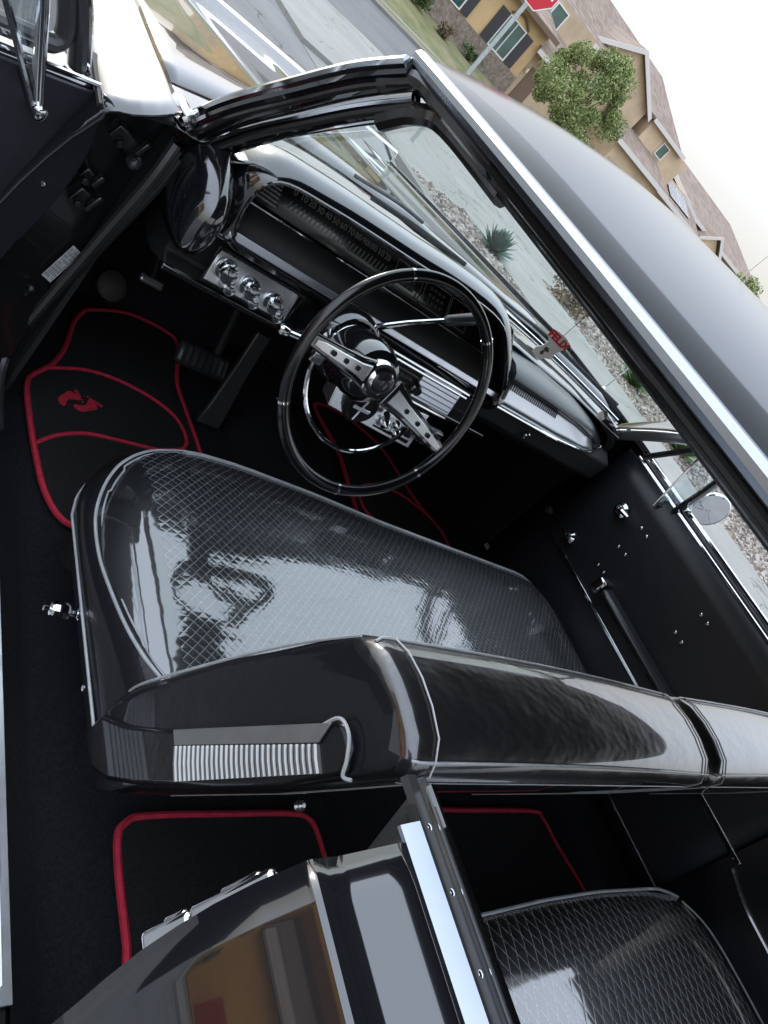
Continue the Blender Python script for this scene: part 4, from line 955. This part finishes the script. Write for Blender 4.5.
# gravel stones: one uncountable mass
def gravel(name, area, n, label, seed):
    rnd = random.Random(seed); m = MB()
    ico = [V(p).normalized() for p in ((0, 0, 1), (1, 0, .2), (.3, .95, .2), (-.8, .6, .2), (-.8, -.6, .2), (.3, -.95, .2))]
    fs = [(0, 1, 2), (0, 2, 3), (0, 3, 4), (0, 4, 5), (0, 5, 1)]
    for _ in range(n):
        x, y = area(rnd); r_ = rnd.choice((.012, .016, .02, .026, .034)) * rnd.uniform(.8, 1.3); a = rnd.random() * 6.28; ca, sa = math.cos(a), math.sin(a); sx, sy, sz = rnd.uniform(.7, 1.4), rnd.uniform(.7, 1.2), rnd.uniform(.6, 1.1)
        m.mi = rnd.choice((0, 0, 1, 1, 2, 3))
        m.add([V((x + r_ * (ca * p.x * sx - sa * p.y * sy), y + r_ * (sa * p.x * sx + ca * p.y * sy), .102 + r_ * (p.z * sz + .15 * rnd.uniform(-1, 1)))) for p in ico], fs)
    o = m.build(name, [pm('stone_a', (.27, .24, .205), .9), pm('stone_b', (.16, .13, .105), .9), pm('stone_c', (.38, .35, .31), .9), pm('stone_d', (.09, .075, .065), .9)], fix=False, flat=True)
    o['kind'] = 'stuff'; o['label'] = label; o['category'] = 'gravel'; return o
gravel('gravel', lambda r: (r.uniform(3.9, 4.93), r.uniform(1.5, 7.5)), 9000, 'grey brown gravel strip between the kerb and the pavement', 1)
gravel('gravel', lambda r: (6.55 + 3.2 * r.random() ** 1.3, r.uniform(.5, 7.5)), 22000, 'brown and grey gravel garden bed behind the pavement', 2)
# agaves
AG = pm('agave_leaf', (.07, .115, .085), .55, c2=(.11, .165, .12), vscale=6)
AG2 = pm('aloe_leaf', (.055, .12, .035), .5, c2=(.10, .19, .06), vscale=6)
def agave(x, y, r_, n, mat, label, seed, z=.10):
    rnd = random.Random(seed); m = MB(); o0 = V((x, y, z))
    for k in range(n):
        a = k * 2.39996; t = k / n; el = lerp(R(12), R(82), t ** .9) + rnd.uniform(-.1, .1); L = r_ * lerp(1.1, .95, t) * rnd.uniform(.85, 1.1)
        d = V((math.cos(a) * math.cos(el), math.sin(a) * math.cos(el), math.sin(el))); s_ = V((-math.sin(a), math.cos(a), 0)); u = d.cross(s_) * -1
        rings = []
        for q, w in ((0, .055), (.3, .085), (.6, .07), (.85, .035), (1, .004)):
            c_ = o0 + V((0, 0, .03)) + d * L * q + V((0, 0, -.10 * L * q * q * math.cos(el))); ww = w * r_ * 1.5
            rings.append([c_ + s_ * ww + u * ww * .35, c_ - u * ww * .25, c_ - s_ * ww + u * ww * .35, c_ + u * ww * .12])
        m.loft(rings)
    o = m.build('agave', mat, sharp=60); return tag(o, label, 'agave', 'agave plants in the gravel')
agave(4.85, 6.70, .30, 46, AG, 'blue green agave rosette at the end of the gravel strip, beside the pavement', 1)
agave(7.25, 5.75, .34, 40, AG2, 'green spiky agave in the gravel bed beyond the wiper tip', 2)
agave(6.98, 4.45, .42, 34, AG2, 'bright green agave seen through the passenger vent window opening', 3)
agave(8.15, 3.75, .34, 30, AG2, 'low green agave in the gravel beyond the round side mirror', 4)
# dry shrub
def shrub(name, c, r_, n, mats, label, cat, seed, leaf=.05, sq=.8, group=None, stems=8):
    rnd = random.Random(seed); rt = root(name, c, label, cat, group); m = MB(); c = V(c)
    for k in range(stems):
        a = rnd.random() * 6.28; d = V((math.cos(a) * .6, math.sin(a) * .6, 1)).normalized(); m.tube([c, c + d * r_ * .6, c + d * r_ * 1.1 + V((rnd.uniform(-.1, .1) * r_, 0, 0))], [.02 * r_ + .004, .012 * r_ + .003, .003], 5)
    m.build('branches', BARK, rt)
    m = MB()
    clumps = [(V((rnd.gauss(0, .42), rnd.gauss(0, .42), rnd.uniform(.15, 1.25))), rnd.uniform(.25, .5)) for _ in range(16)]
    for _ in range(n):
        cc, cr = rnd.choice(clumps); p = cc + V((rnd.gauss(0, .5), rnd.gauss(0, .5), rnd.gauss(0, .45))) * cr
        p = c + V((p.x * r_, p.y * r_, max(.03, p.z * r_ * sq))); leafquad(m, p, leaf, rnd); 
    m.build('leaves', mats, rt, fix=False, flat=True); return rt
def leafquad(m, p, s, rnd):
    d = V((rnd.gauss(0, 1), rnd.gauss(0, 1), rnd.gauss(0, .8))).normalized(); e = d.orthogonal().normalized(); f = d.cross(e); a = rnd.random() * 6.28
    e, f = e * math.cos(a) + f * math.sin(a), f * math.cos(a) - e * math.sin(a); s *= rnd.uniform(.6, 1.3)
    m.mi = rnd.randrange(3); m.add([p - e * s, p + f * s * .42, p + e * s, p - f * s * .42 + d * s * .15], [(0, 1, 2, 3)])
BARK = pm('bark', (.12, .09, .065), .95, var=.3, vscale=12, bump=.6, bscale=30)
LEAF = [pm('leaf_%d' % i, c, .6) for i, c in enumerate(((.14, .18, .05), (.23, .28, .085), (.33, .37, .15)))]
LEAFB = [pm('leaf_dry_%d' % i, c, .7) for i, c in enumerate(((.16, .10, .06), (.22, .16, .11), (.12, .10, .05)))]
LEAFD = [pm('leaf_dark_%d' % i, c, .6) for i, c in enumerate(((.04, .075, .02), (.07, .11, .03), (.10, .14, .045)))]
shrub('dry_shrub', (6.75, 7.05, .10), .30, 900, LEAFB, 'dry brown shrub at the corner of the gravel bed', 'shrub', 5, .035)
# stop sign
ss = root('stop_sign', (4.95, 9.45, .06), 'red octagonal stop sign on a grey metal post at the street corner', 'sign')
GALV = pm('galvanised', (.42, .46, .46), .45, .6, var=.15, vscale=20)
m = MB(); m.loft([[V((4.95 + a, 9.47 + b, z)) for a, b in ((-.030, .012), (-.022, -.012), (.022, -.012), (.030, .012))] for z in (.05, 2.85)]); m.build('post', GALV, ss)
def octa(r_, y): return [V((4.95 + r_ / math.cos(pi / 8) * math.cos(pi / 8 + k * pi / 4), y, 2.436 + r_ / math.cos(pi / 8) * math.sin(pi / 8 + k * pi / 4))) for k in range(8)]
m = MB(); m.plate(octa(.305, 9.45), (0, .004, 0)); sg_ = m.build('sign_panel', pm('sign_white', (.75, .75, .75), .4), ss)
m = MB(); m.plate(octa(.290, 9.447), (0, .002, 0)); m.build('sign_face', pm('sign_red', (.55, .012, .03), .4), sg_)
text('lettering', 'STOP', .28, pm('sign_letter', (.8, .8, .8), .4), sg_, frame((4.95, 9.445, 2.436), (1, 0, 0), (0, 0, 1)))

# tree crowns
def tree(name, base, h, r_, n, mats, label, seed, leaf=.12, z0=.35, group=None, th=.11):
    rnd = random.Random(seed); b = V(base); rt = root(name, base, label, 'tree', group)
    m = MB(); top = b + V((rnd.uniform(-.1, .1), 0, h * .55)); m.tube([b, b + V((.03, 0, h * .28)), top], [th, th * .8, th * .5], 10)
    cl = []
    for k in range(44):
        a = k * 2.4 + rnd.random(); q = rnd.random(); z = lerp(z0 * h, h, q); rad = r_ * math.sin(min(1, (q * .86 + .14)) * pi) ** .55 * rnd.uniform(.35, 1.12)
        c_ = V((b.x + math.cos(a) * rad, b.y + math.sin(a) * rad, b.z + z)); cl.append((c_, r_ * rnd.uniform(.15, .36)))
        m.tube([b + V((0, 0, lerp(h * .3, h * .5, rnd.random()))), (top + c_) / 2, c_], [th * .35, th * .2, .008], 5)
    m.build('trunk', BARK, rt)
    m = MB()
    for _ in range(n):
        c_, cr = cl[int(rnd.random() * len(cl))]; d = V((rnd.gauss(0, 1), rnd.gauss(0, 1), rnd.gauss(0, 1))).normalized() * cr * (rnd.random() ** .45)
        leafquad(m, c_ + d, leaf, rnd)
    m.build('crown', mats, rt, fix=False, flat=True); return rt
tree('street_tree', (26.1, 33.2, .15), 5.35, 2.25, 27000, LEAF, 'round green street tree in front of the tan house', 11, .08, .26)
tree('garden_tree', (51.0, 36.0, .5), 4.3, 1.7, 4200, LEAF, 'small green tree at the right end of the far houses', 12, .13, .25)
shrub('shrub', (18.9, 38.2, .95), .55, 700, LEAFD, 'dark green shrub beside the yellow house wall', 'shrub', 13, .09, .8, 'shrubs before the houses')
shrub('shrub', (20.6, 37.6, .8), .45, 600, LEAFB, 'brownish shrub beneath the left window of the yellow house', 'shrub', 14, .09, .8, 'shrubs before the houses')
shrub('shrub', (23.0, 38.6, .95), .5, 600, LEAFD, 'green shrub before the stone base of the yellow house', 'shrub', 15, .09, .8, 'shrubs before the houses')
shrub('flower_shrub', (41.6, 40.5, 1.0), 1.2, 1600, LEAFD, 'tall shrub by the garage of the beige house', 'shrub', 16, .12, .9)

# ---- houses
YEL = pm('stucco_yellow', (.56, .385, .20), .95, var=.16, vscale=.7, bump=.3, bscale=60)
TAN = pm('stucco_tan', (.49, .375, .25), .95, var=.16, vscale=.7, bump=.3, bscale=60)
BEI = pm('stucco_beige', (.54, .405, .27), .95, var=.16, vscale=.7, bump=.3, bscale=60)
def tiles(name):
    m, nt, out = _mat(name); n = NT(nt); b = n.new('ShaderNodeBsdfPrincipled'); n.link(b.outputs[0], out.inputs[0]); b.inputs['Roughness'].default_value = .9
    t = n.new('ShaderNodeTexCoord'); sp = n.new('ShaderNodeSeparateXYZ'); n.link(t.outputs['Object'], sp.inputs[0])
    row = n.math('MULTIPLY', n.math('ADD', sp.outputs['Z'], n.math('MULTIPLY', n.math('ABSOLUTE', sp.outputs['Y']), .02)), 5.2)
    fr = n.math('FRACT', n.math('ADD', row, 50.)); rid = n.math('FLOOR', n.math('ADD', row, 50.))
    wn = n.new('ShaderNodeTexWhiteNoise', noise_dimensions='2D'); cx_ = n.new('ShaderNodeCombineXYZ'); n.link(n.math('FLOOR', n.math('MULTIPLY', n.math('ADD', sp.outputs['X'], n.math('MULTIPLY', rid, .17)), 3.2)), cx_.inputs[0]); n.link(rid, cx_.inputs[1]); n.link(cx_.outputs[0], wn.inputs['Vector'])
    c = n.mix(wn.outputs['Value'], (.20, .145, .11, 1), (.30, .225, .175, 1)); c = n.mix(n.math('MULTIPLY', n.math('LESS_THAN', fr, .16), .55), c, (.06, .05, .045, 1))
    c = n.mix(n.math('MULTIPLY', n.ramp(n.noise(.8, 4, .6), .5, .8), .4), c, (.33, .265, .215, 1))
    n.link(c, b.inputs['Base Color']); n.link(n.bump(fr, .5, .05), b.inputs['Normal']); return m
ROOFM = tiles('roof_tile')
FASC = pm('white_fascia', (.62, .58, .55), .7)
SHUT = pm('shutter', (.055, .05, .055), .7)
WGL = pm('window_glass', (.045, .10, .085), .08, coat=.5, var=.4, vscale=1.2)
WFR = pm('window_frame', (.7, .7, .66), .6)
STONE = pm('stone_veneer', (.14, .105, .085), .95, c2=(.33, .27, .22), vscale=5, bump=1., bscale=7, bdist=.06)
BROWN = pm('brown_trim', (.17, .11, .075), .8)
GARD = pm('garage_door_paint', (.40, .34, .26), .7)
def win(parent, x0, x1, z0, z1, y, mull=1, shut=0, fm=WFR):
    m = MB(); t = .07
    for a, b, c_, d in ((x0, x1, z0 - t, z0), (x0, x1, z1, z1 + t), (x0 - t, x0, z0 - t, z1 + t), (x1, x1 + t, z0 - t, z1 + t)): m.box(((a + b) / 2, y - .03, (c_ + d) / 2), (b - a, .08, d - c_))
    for k in range(1, mull + 1):
        xx = lerp(x0, x1, k / (mull + 1)); m.box((xx, y - .03, (z0 + z1) / 2), (.05, .06, z1 - z0))
    w = m.build('window', fm, parent, flat=True)
    m = MB(); m.box(((x0 + x1) / 2, y + .01, (z0 + z1) / 2), (x1 - x0, .04, z1 - z0)); m.build('pane', WGL, w)
    if shut:
        for a in (x0 - t - .02 - shut / 2, x1 + t + .02 + shut / 2):
            m = MB(); m.box((a, y - .04, (z0 + z1) / 2), (shut, .07, z1 - z0 + .1))
            for k in range(int((z1 - z0) / .09)): m.box((a, y - .08, z0 + .05 + k * .09), (shut - .1, .02, .03))
            m.build('shutter', SHUT, parent, flat=True)
def gable_roof(parent, x0, x1, y0, y1, ze, zp, axis, mat=ROOFM, th=.18, over=.35):
    """axis 'y': ridge runs along y (gable faces the street); 'x': ridge along x"""
    m = MB()
    if axis == 'y':
        xm = (x0 + x1) / 2; A = x0 - over; B = x1 + over; k = (zp - ze) / (xm - x0); zl = ze - over * k
        for s, e in ((A, xm), (B, xm)):
            m.plate([(s, y0 - over, zl), (e, y0 - over, zp), (e, y1, zp), (s, y1, zl)], (0, 0, th))
    else:
        ym = (y0 + y1) / 2; A = y0 - over; B = y1 + over; k = (zp - ze) / (ym - y0); zl = ze - over * k
        for s in (A, B): m.plate([(x0 - over, s, zl), (x1 + over, s, zl), (x1 + over, ym, zp), (x0 - over, ym, zp)], (0, 0, th))
    o = m.build('roof', mat, parent, flat=True)
    f = MB()
    if axis == 'y':
        for s, e in ((A, xm), (B, xm)): f.plate([(s, y0 - over - .04, zl - .10), (e, y0 - over - .04, zp - .10), (e, y0 - over - .04, zp + th + .02), (s, y0 - over - .04, zl + th + .02)], (0, .035, 0))
    else: f.box(((x0 + x1) / 2, A - .03, zl + .04), (x1 - x0 + 2 * over, .05, .26)); 
    f.build('fascia', FASC, o, flat=True); return o
def wallbox(parent, x0, x1, y0, y1, z0, z1, mat, gable=None):
    m = MB(); m.box(((x0 + x1) / 2, (y0 + y1) / 2, (z0 + z1) / 2), (x1 - x0, y1 - y0, z1 - z0))
    if gable: m.plate([(x0, y0, z1), (x1, y0, z1), ((x0 + x1) / 2, y0, gable)], (0, .2, 0))
    return m.build('wall', mat, parent, flat=True)
# house 1: yellow front wing, porch, tall tan block with a street gable
h1 = root('house', (28, 45, 1.0), 'yellow and tan two storey house with dark shutters and stone base', 'house', 'houses across the street')
wallbox(h1, 13.5, 27.0, 40.0, 43.5, .9, 4.75, YEL)
wallbox(h1, 15.0, 33.5, 43.6, 54, .9, 6.45, TAN)
wallbox(h1, 27.1, 31.0, 42.0, 45, .9, 6.40, TAN)
gable_roof(h1, 14.5, 34.0, 43.2, 54, 6.45, 9.0, 'x')
m = MB(); m.plate([(13.2, 39.5, 4.55), (27.3, 39.5, 4.55), (27.3, 43.6, 5.9), (13.2, 43.6, 5.9)], (0, 0, .15)); wr = m.build('roof', ROOFM, h1, flat=True)
m = MB(); m.box((20.2, 39.46, 4.58), (14.2, .06, .26)); m.build('fascia', BROWN, wr, flat=True)
m = MB(); m.box((23.2, 39.92, 1.45), (7.6, .14, 1.25)); m.build('stone_base', STONE, h1, flat=True)
win(h1, 24.30, 25.60, 2.16, 3.78, 39.98, 1, .62); win(h1, 20.9, 21.75, 2.2, 3.78, 39.98, 0, .55); win(h1, 16.6, 17.8, 2.2, 3.78, 39.98, 1, .55)
m = MB(); m.tube([(24.2 + 1.5 * k / 12, 39.9, 3.92 + .30 * math.sin(pi * k / 12)) for k in range(13)], .06, 6); m.build('arched_moulding', BROWN, h1)
win(h1, 27.35, 28.30, 5.12, 6.05, 41.98, 0)
# porch
wallbox(h1, 27.1, 29.3, 40.4, 41.99, .9, 3.7, TAN)
m = MB(); m.plate([(26.85, 39.7, 3.72), (29.6, 39.7, 3.72), (29.6, 42.0, 5.0), (26.85, 42.0, 5.0)], (0, 0, .14)); pr = m.build('roof', ROOFM, h1, flat=True)
m = MB(); m.box((28.2, 39.66, 3.74), (2.9, .06, .24)); m.build('fascia', FASC, pr, flat=True)
m = MB(); m.box((28.2, 40.37, 2.0), (1.0, .05, 2.1)); m.build('door', BROWN, h1, flat=True)
m = MB(); m.lathe([(.07, 0), (.09, .1), (.06, .22)], (27.45, 40.25, 2.6), (0, 0, 1), 10); m.build('wall_lamp', pm('lamp_glass', (.8, .7, .45), .4), h1)
wallbox(h1, 31.8, 39.4, 44.0, 54, .9, 6.55, TAN, 8.35)
gable_roof(h1, 31.8, 39.4, 44.0, 54, 6.55, 8.4, 'y')
win(h1, 34.2, 35.7, 4.9, 6.1, 43.98, 1)
m = MB(); m.box((35.5, 43.96, 2.1), (4.9, .08, 2.2))
m.build('garage_door', GARD, h1, flat=True)
# house 2
h2 = root('house', (43, 45, 1.0), 'beige house with low garage roof and small upper window, between the other two', 'house', 'houses across the street')
wallbox(h2, 40.6, 46.0, 44.2, 54, .9, 6.70, BEI)
gable_roof(h2, 40.6, 44.6, 44.2, 55, 6.72, 7.2, 'x')
m = MB(); m.plate([(30.5, 44.6, 6.75), (45.0, 44.6, 6.75), (43.6, 50.0, 9.25), (34.0, 50.0, 9.25)], (0, 0, .18)); m.plate([(43.6, 50.05, 9.25), (45.0, 44.6, 6.78), (45.6, 55, 6.75)], (0, 0, .18)); m.plate([(34.0, 50.2, 9.25), (43.6, 50.2, 9.25), (45.4, 55.5, 6.75), (30.5, 55.5, 6.75)], (0, 0, .18)); m.build('roof', ROOFM, h2, flat=True)
win(h2, 42.75, 43.55, 5.55, 6.35, 44.18, 0)
wallbox(h2, 36.9, 42.6, 41.2, 44.18, .9, 4.15, BEI)
m = MB(); m.plate([(36.4, 40.8, 4.1), (43.4, 40.8, 4.1), (43.4, 44.2, 5.2), (36.4, 44.2, 5.2)], (0, 0, .15)); g2 = m.build('roof', ROOFM, h2, flat=True)
m = MB(); m.box((39.9, 40.76, 4.12), (7.1, .06, .28)); m.build('fascia', FASC, g2, flat=True)
m = MB(); m.box((39.4, 41.17, 2.05), (4.4, .05, 2.2)); m.build('garage_door', GARD, h2, flat=True)
# house 3
h3 = root('house', (56, 48, 1.0), 'long house with a wide brown roof and solar panels, rightmost of the row', 'house', 'houses across the street')
wallbox(h3, 46.3, 64.5, 46.0, 58, .9, 5.3, BEI)
wallbox(h3, 46.2, 51.4, 45.95, 52, .9, 5.6, BEI)
m = MB()
m.plate([(46.2, 51.0, 7.35), (62.9, 51.0, 7.35), (66.4, 44.8, 5.0), (51.6, 44.8, 5.0)], (0, 0, .18)); m.plate([(46.2, 51.2, 7.35), (62.9, 51.2, 7.35), (66.4, 58.5, 5.0), (46.2, 58.5, 5.0)], (0, 0, .18)); m.plate([(62.95, 51.0, 7.35), (62.95, 51.25, 7.35), (66.5, 58.5, 5.0), (66.5, 44.8, 5.0)], (0, 0, .18))
r3_ = m.build('roof', ROOFM, h3, flat=True)
m = MB(); m.plate([(46.2, 50.9, 7.25), (51.55, 44.72, 4.88), (51.55, 44.72, 5.22), (46.2, 50.9, 7.6)], (-.05, 0, 0)); m.box((59, 44.74, 5.06), (15, .06, .26)); m.build('fascia', FASC, r3_, flat=True)
m = MB(); m.plate([(43.6, 43.2, 4.2), (51.8, 43.2, 4.2), (51.8, 46.0, 5.35), (43.6, 46.0, 5.35)], (0, 0, .15)); l3 = m.build('roof', ROOFM, h3, flat=True)
m = MB(); m.box((47.7, 43.16, 4.22), (8.3, .06, .28)); m.build('fascia', FASC, l3, flat=True)
for k in range(2):
    m = MB(); o_x = 46.6 + k * 1.7; nrm = V((0, -.38, .92)); a = V((o_x, 43.75, 4.62)); e1 = V((1.6, 0, 0)); e2 = V((0, 1.75, .72)); m.plate([a, a + e1, a + e1 + e2, a + e2], nrm * .06); sp2 = m.build('solar_panel', pm('solar', (.04, .04, .05), .2, coat=.6), h3, flat=True)
    m = MB()
    for q in range(6): m.tube([a + e1 * q / 5 + nrm * .07, a + e1 * q / 5 + e2 + nrm * .07], .02, 4)
    for q in (0, 1): m.tube([a + e2 * q + nrm * .07, a + e1 + e2 * q + nrm * .07], .03, 4)
    m.build('panel_frame', FASC, sp2)
wallbox(h3, 43.8, 51.5, 43.8, 45.94, .9, 4.2, BEI)
wallbox(h3, 53.0, 56.4, 44.2, 45.98, .9, 4.4, BEI, 5.4)
gable_roof(h3, 52.9, 56.6, 44.2, 47.0, 4.5, 5.6, 'y', over=.3)
win(h3, 54.0, 55.4, 2.6, 4.0, 44.18, 1); win(h3, 59.5, 61, 2.6, 4.0, 45.98, 1)

# parked car on a driveway across the street
pc = root('parked_car', (29.5, 36.0, .55), 'dark parked car on the driveway across the street, half hidden by the roof', 'car')
m = MB(); prof = [(-2.2, .35), (-2.25, .75), (-1.5, .95), (-.9, 1.45), (.8, 1.48), (1.5, 1.0), (2.2, .85), (2.25, .35)]
m.loft([[V((29.5 + sx * (1 if z < 1 else .82), 36.0 + a, .65 + z)) for a, z in prof] for sx in (-.85, -.6, .6, .85)]); m.build('body', pm('car_grey', (.05, .055, .06), .25, coat=1.), pc, bevel=.05)
m = MB(); m.plate([(28.85, 34.48, 1.62), (30.15, 34.48, 1.62), (30.05, 35.05, 2.06), (28.95, 35.05, 2.06)], (0, -.03, .03)); m.build('windshield', WGL, pc)
for x, y in ((28.72, 34.6), (30.28, 34.6), (28.72, 37.4), (30.28, 37.4)):
    m = MB(); m.lathe([(.2, -.1), (.32, -.1), (.34, 0), (.32, .1), (.2, .1)], (x, y, .98), (1, 0, 0), 20); m.build('wheel', TYRE, pc)

# house on the near left side (seen in the mirror-black paint)
h4 = root('house', (-18, -2, 0), 'orange stucco house across the street on the driver side, mirrored in the paint', 'house', 'houses across the street')
ORG_ = pm('stucco_orange', (.66, .34, .11), .95, c2=(.46, .24, .09), vscale=.9)
m = MB(); m.box((-20, -1, 2.9), (6, 17, 5.8)); m.build('wall', ORG_, h4, flat=True)
m = MB(); m.plate([(-16.4, -10, 5.7), (-16.4, 8, 5.7), (-20, 8, 8.0), (-20, -10, 8.0)], (0, 0, .2)); m.plate([(-23.6, -10, 5.7), (-23.6, 8, 5.7), (-20, 8, 8.0), (-20, -10, 8.0)], (0, 0, .2)); m.build('roof', ROOFM, h4, flat=True)
REDD = pm('red_door', (.35, .03, .02), .6)
for y0, y1, z0, z1, mt, nm in ((-4.2, -1.2, .2, 2.4, REDD, 'garage_door'), (1.2, 2.2, .2, 2.4, REDD, 'door'), (3.4, 5.4, 1.2, 2.6, BROWN, 'window'), (-8.6, -7.4, 3.6, 4.8, BROWN, 'window'), (6.2, 7.2, 3.6, 4.8, BROWN, 'window')):
    m = MB(); m.box((-16.97, (y0 + y1) / 2, (z0 + z1) / 2), (.08, y1 - y0, z1 - z0)); m.build(nm, mt, h4, flat=True)
for i, (y, r_) in enumerate(((-6.5, 1.7), (4.5, 1.5), (-.1, .9))):
    shrub('shrub', (-15.2, y, .1), r_, 700, LEAFD, ('large green shrub left of the orange house garage', 'green shrub below the orange house window', 'green shrub between the orange house doors')[i], 'shrub', 30 + i, .12, .9, 'shrubs before the houses')

# ================================================================== light, sky, camera
w = bpy.data.worlds.new('World'); sc.world = w; w.use_nodes = True
nt = w.node_tree; nt.nodes.clear(); n = NT(nt)
out = n.new('ShaderNodeOutputWorld'); bg = n.new('ShaderNodeBackground'); n.link(bg.outputs[0], out.inputs[0])
sky = n.new('ShaderNodeTexSky', sky_type='NISHITA'); sky.sun_disc = False
SE, SR = 22, -6
sky.sun_elevation = R(SE); sky.sun_rotation = R(SR); sky.dust_density = 6; sky.air_density = 1.2; sky.ozone_density = 1
hs = n.new('ShaderNodeHueSaturation'); hs.inputs['Saturation'].default_value = .42; n.link(sky.outputs[0], hs.inputs['Color'])
# thin cloud veil: whiter and brighter towards the horizon
tc = n.new('ShaderNodeTexCoord'); sx = n.new('ShaderNodeSeparateXYZ'); n.link(tc.outputs['Generated'], sx.inputs[0])
el = n.ramp(sx.outputs['Z'], 0, .8)
veil = n.mix(n.ramp(sx.outputs['Z'], .06, .55), (4.7, 4.65, 4.45, 1), (11.2, 12.6, 15.0, 1))
dv = n.new('ShaderNodeVectorMath', operation='DOT_PRODUCT'); n.link(tc.outputs['Generated'], dv.inputs[0])
dv.inputs[1].default_value = (math.sin(R(SR)) * math.cos(R(SE)), math.cos(R(SR)) * math.cos(R(SE)), math.sin(R(SE)))
gl = n.math('POWER', n.math('MAXIMUM', dv.outputs['Value'], 0.), 16.)
vg_ = n.new('ShaderNodeVectorMath', operation='SCALE'); vg_.inputs[0].default_value = (5.0, 4.3, 3.0); n.link(gl, vg_.inputs['Scale'])
va = n.new('ShaderNodeVectorMath', operation='ADD'); n.link(n.mix(.9, hs.outputs[0], veil), va.inputs[0]); n.link(vg_.outputs[0], va.inputs[1])
n.link(va.outputs[0], bg.inputs[0])
bg.inputs[1].default_value = .12
sl = bpy.data.lights.new('sun', 'SUN'); sl.energy = .8; sl.angle = R(12); sl.color = (1, .95, .88)
so = bpy.data.objects.new('sun', sl); col.objects.link(so)
sd = V((math.sin(R(SR)) * math.cos(R(SE)), math.cos(R(SR)) * math.cos(R(SE)), math.sin(R(SE))))
so.rotation_euler = sd.to_track_quat('Z', 'Y').to_euler(); so.location = (0, 0, 20)

yaw, pit, rol, f = .876059691, .449905916, .834399233, 775.67165
fw = V((math.sin(yaw) * math.cos(pit), math.cos(yaw) * math.cos(pit), -math.sin(pit)))
r_ = V((math.cos(yaw), -math.sin(yaw), 0)); u_ = r_.cross(fw)
cr, sr = math.cos(rol), math.sin(rol)
X = r_ * cr - 0 * u_ + u_ * sr      # image right
Y = u_ * cr - r_ * sr               # image up
X = r_ * cr + u_ * sr
cam = bpy.data.cameras.new('camera'); co = bpy.data.objects.new('camera', cam); col.objects.link(co)
mtx = Matrix((X, Y, -fw)).transposed().to_4x4(); mtx.translation = V((-1.24830821, -.16670283, 1.32932587)); co.matrix_world = mtx
cam.sensor_width = 36; cam.sensor_fit = 'AUTO'; cam.lens = f / 1024 * 36; cam.clip_start = .02; cam.clip_end = 2000
sc.camera = co
sc.view_settings.view_transform = 'Standard'; sc.view_settings.look = 'None'; sc.view_settings.exposure = .7; sc.view_settings.gamma = 1
sc.view_settings.use_curve_mapping = False
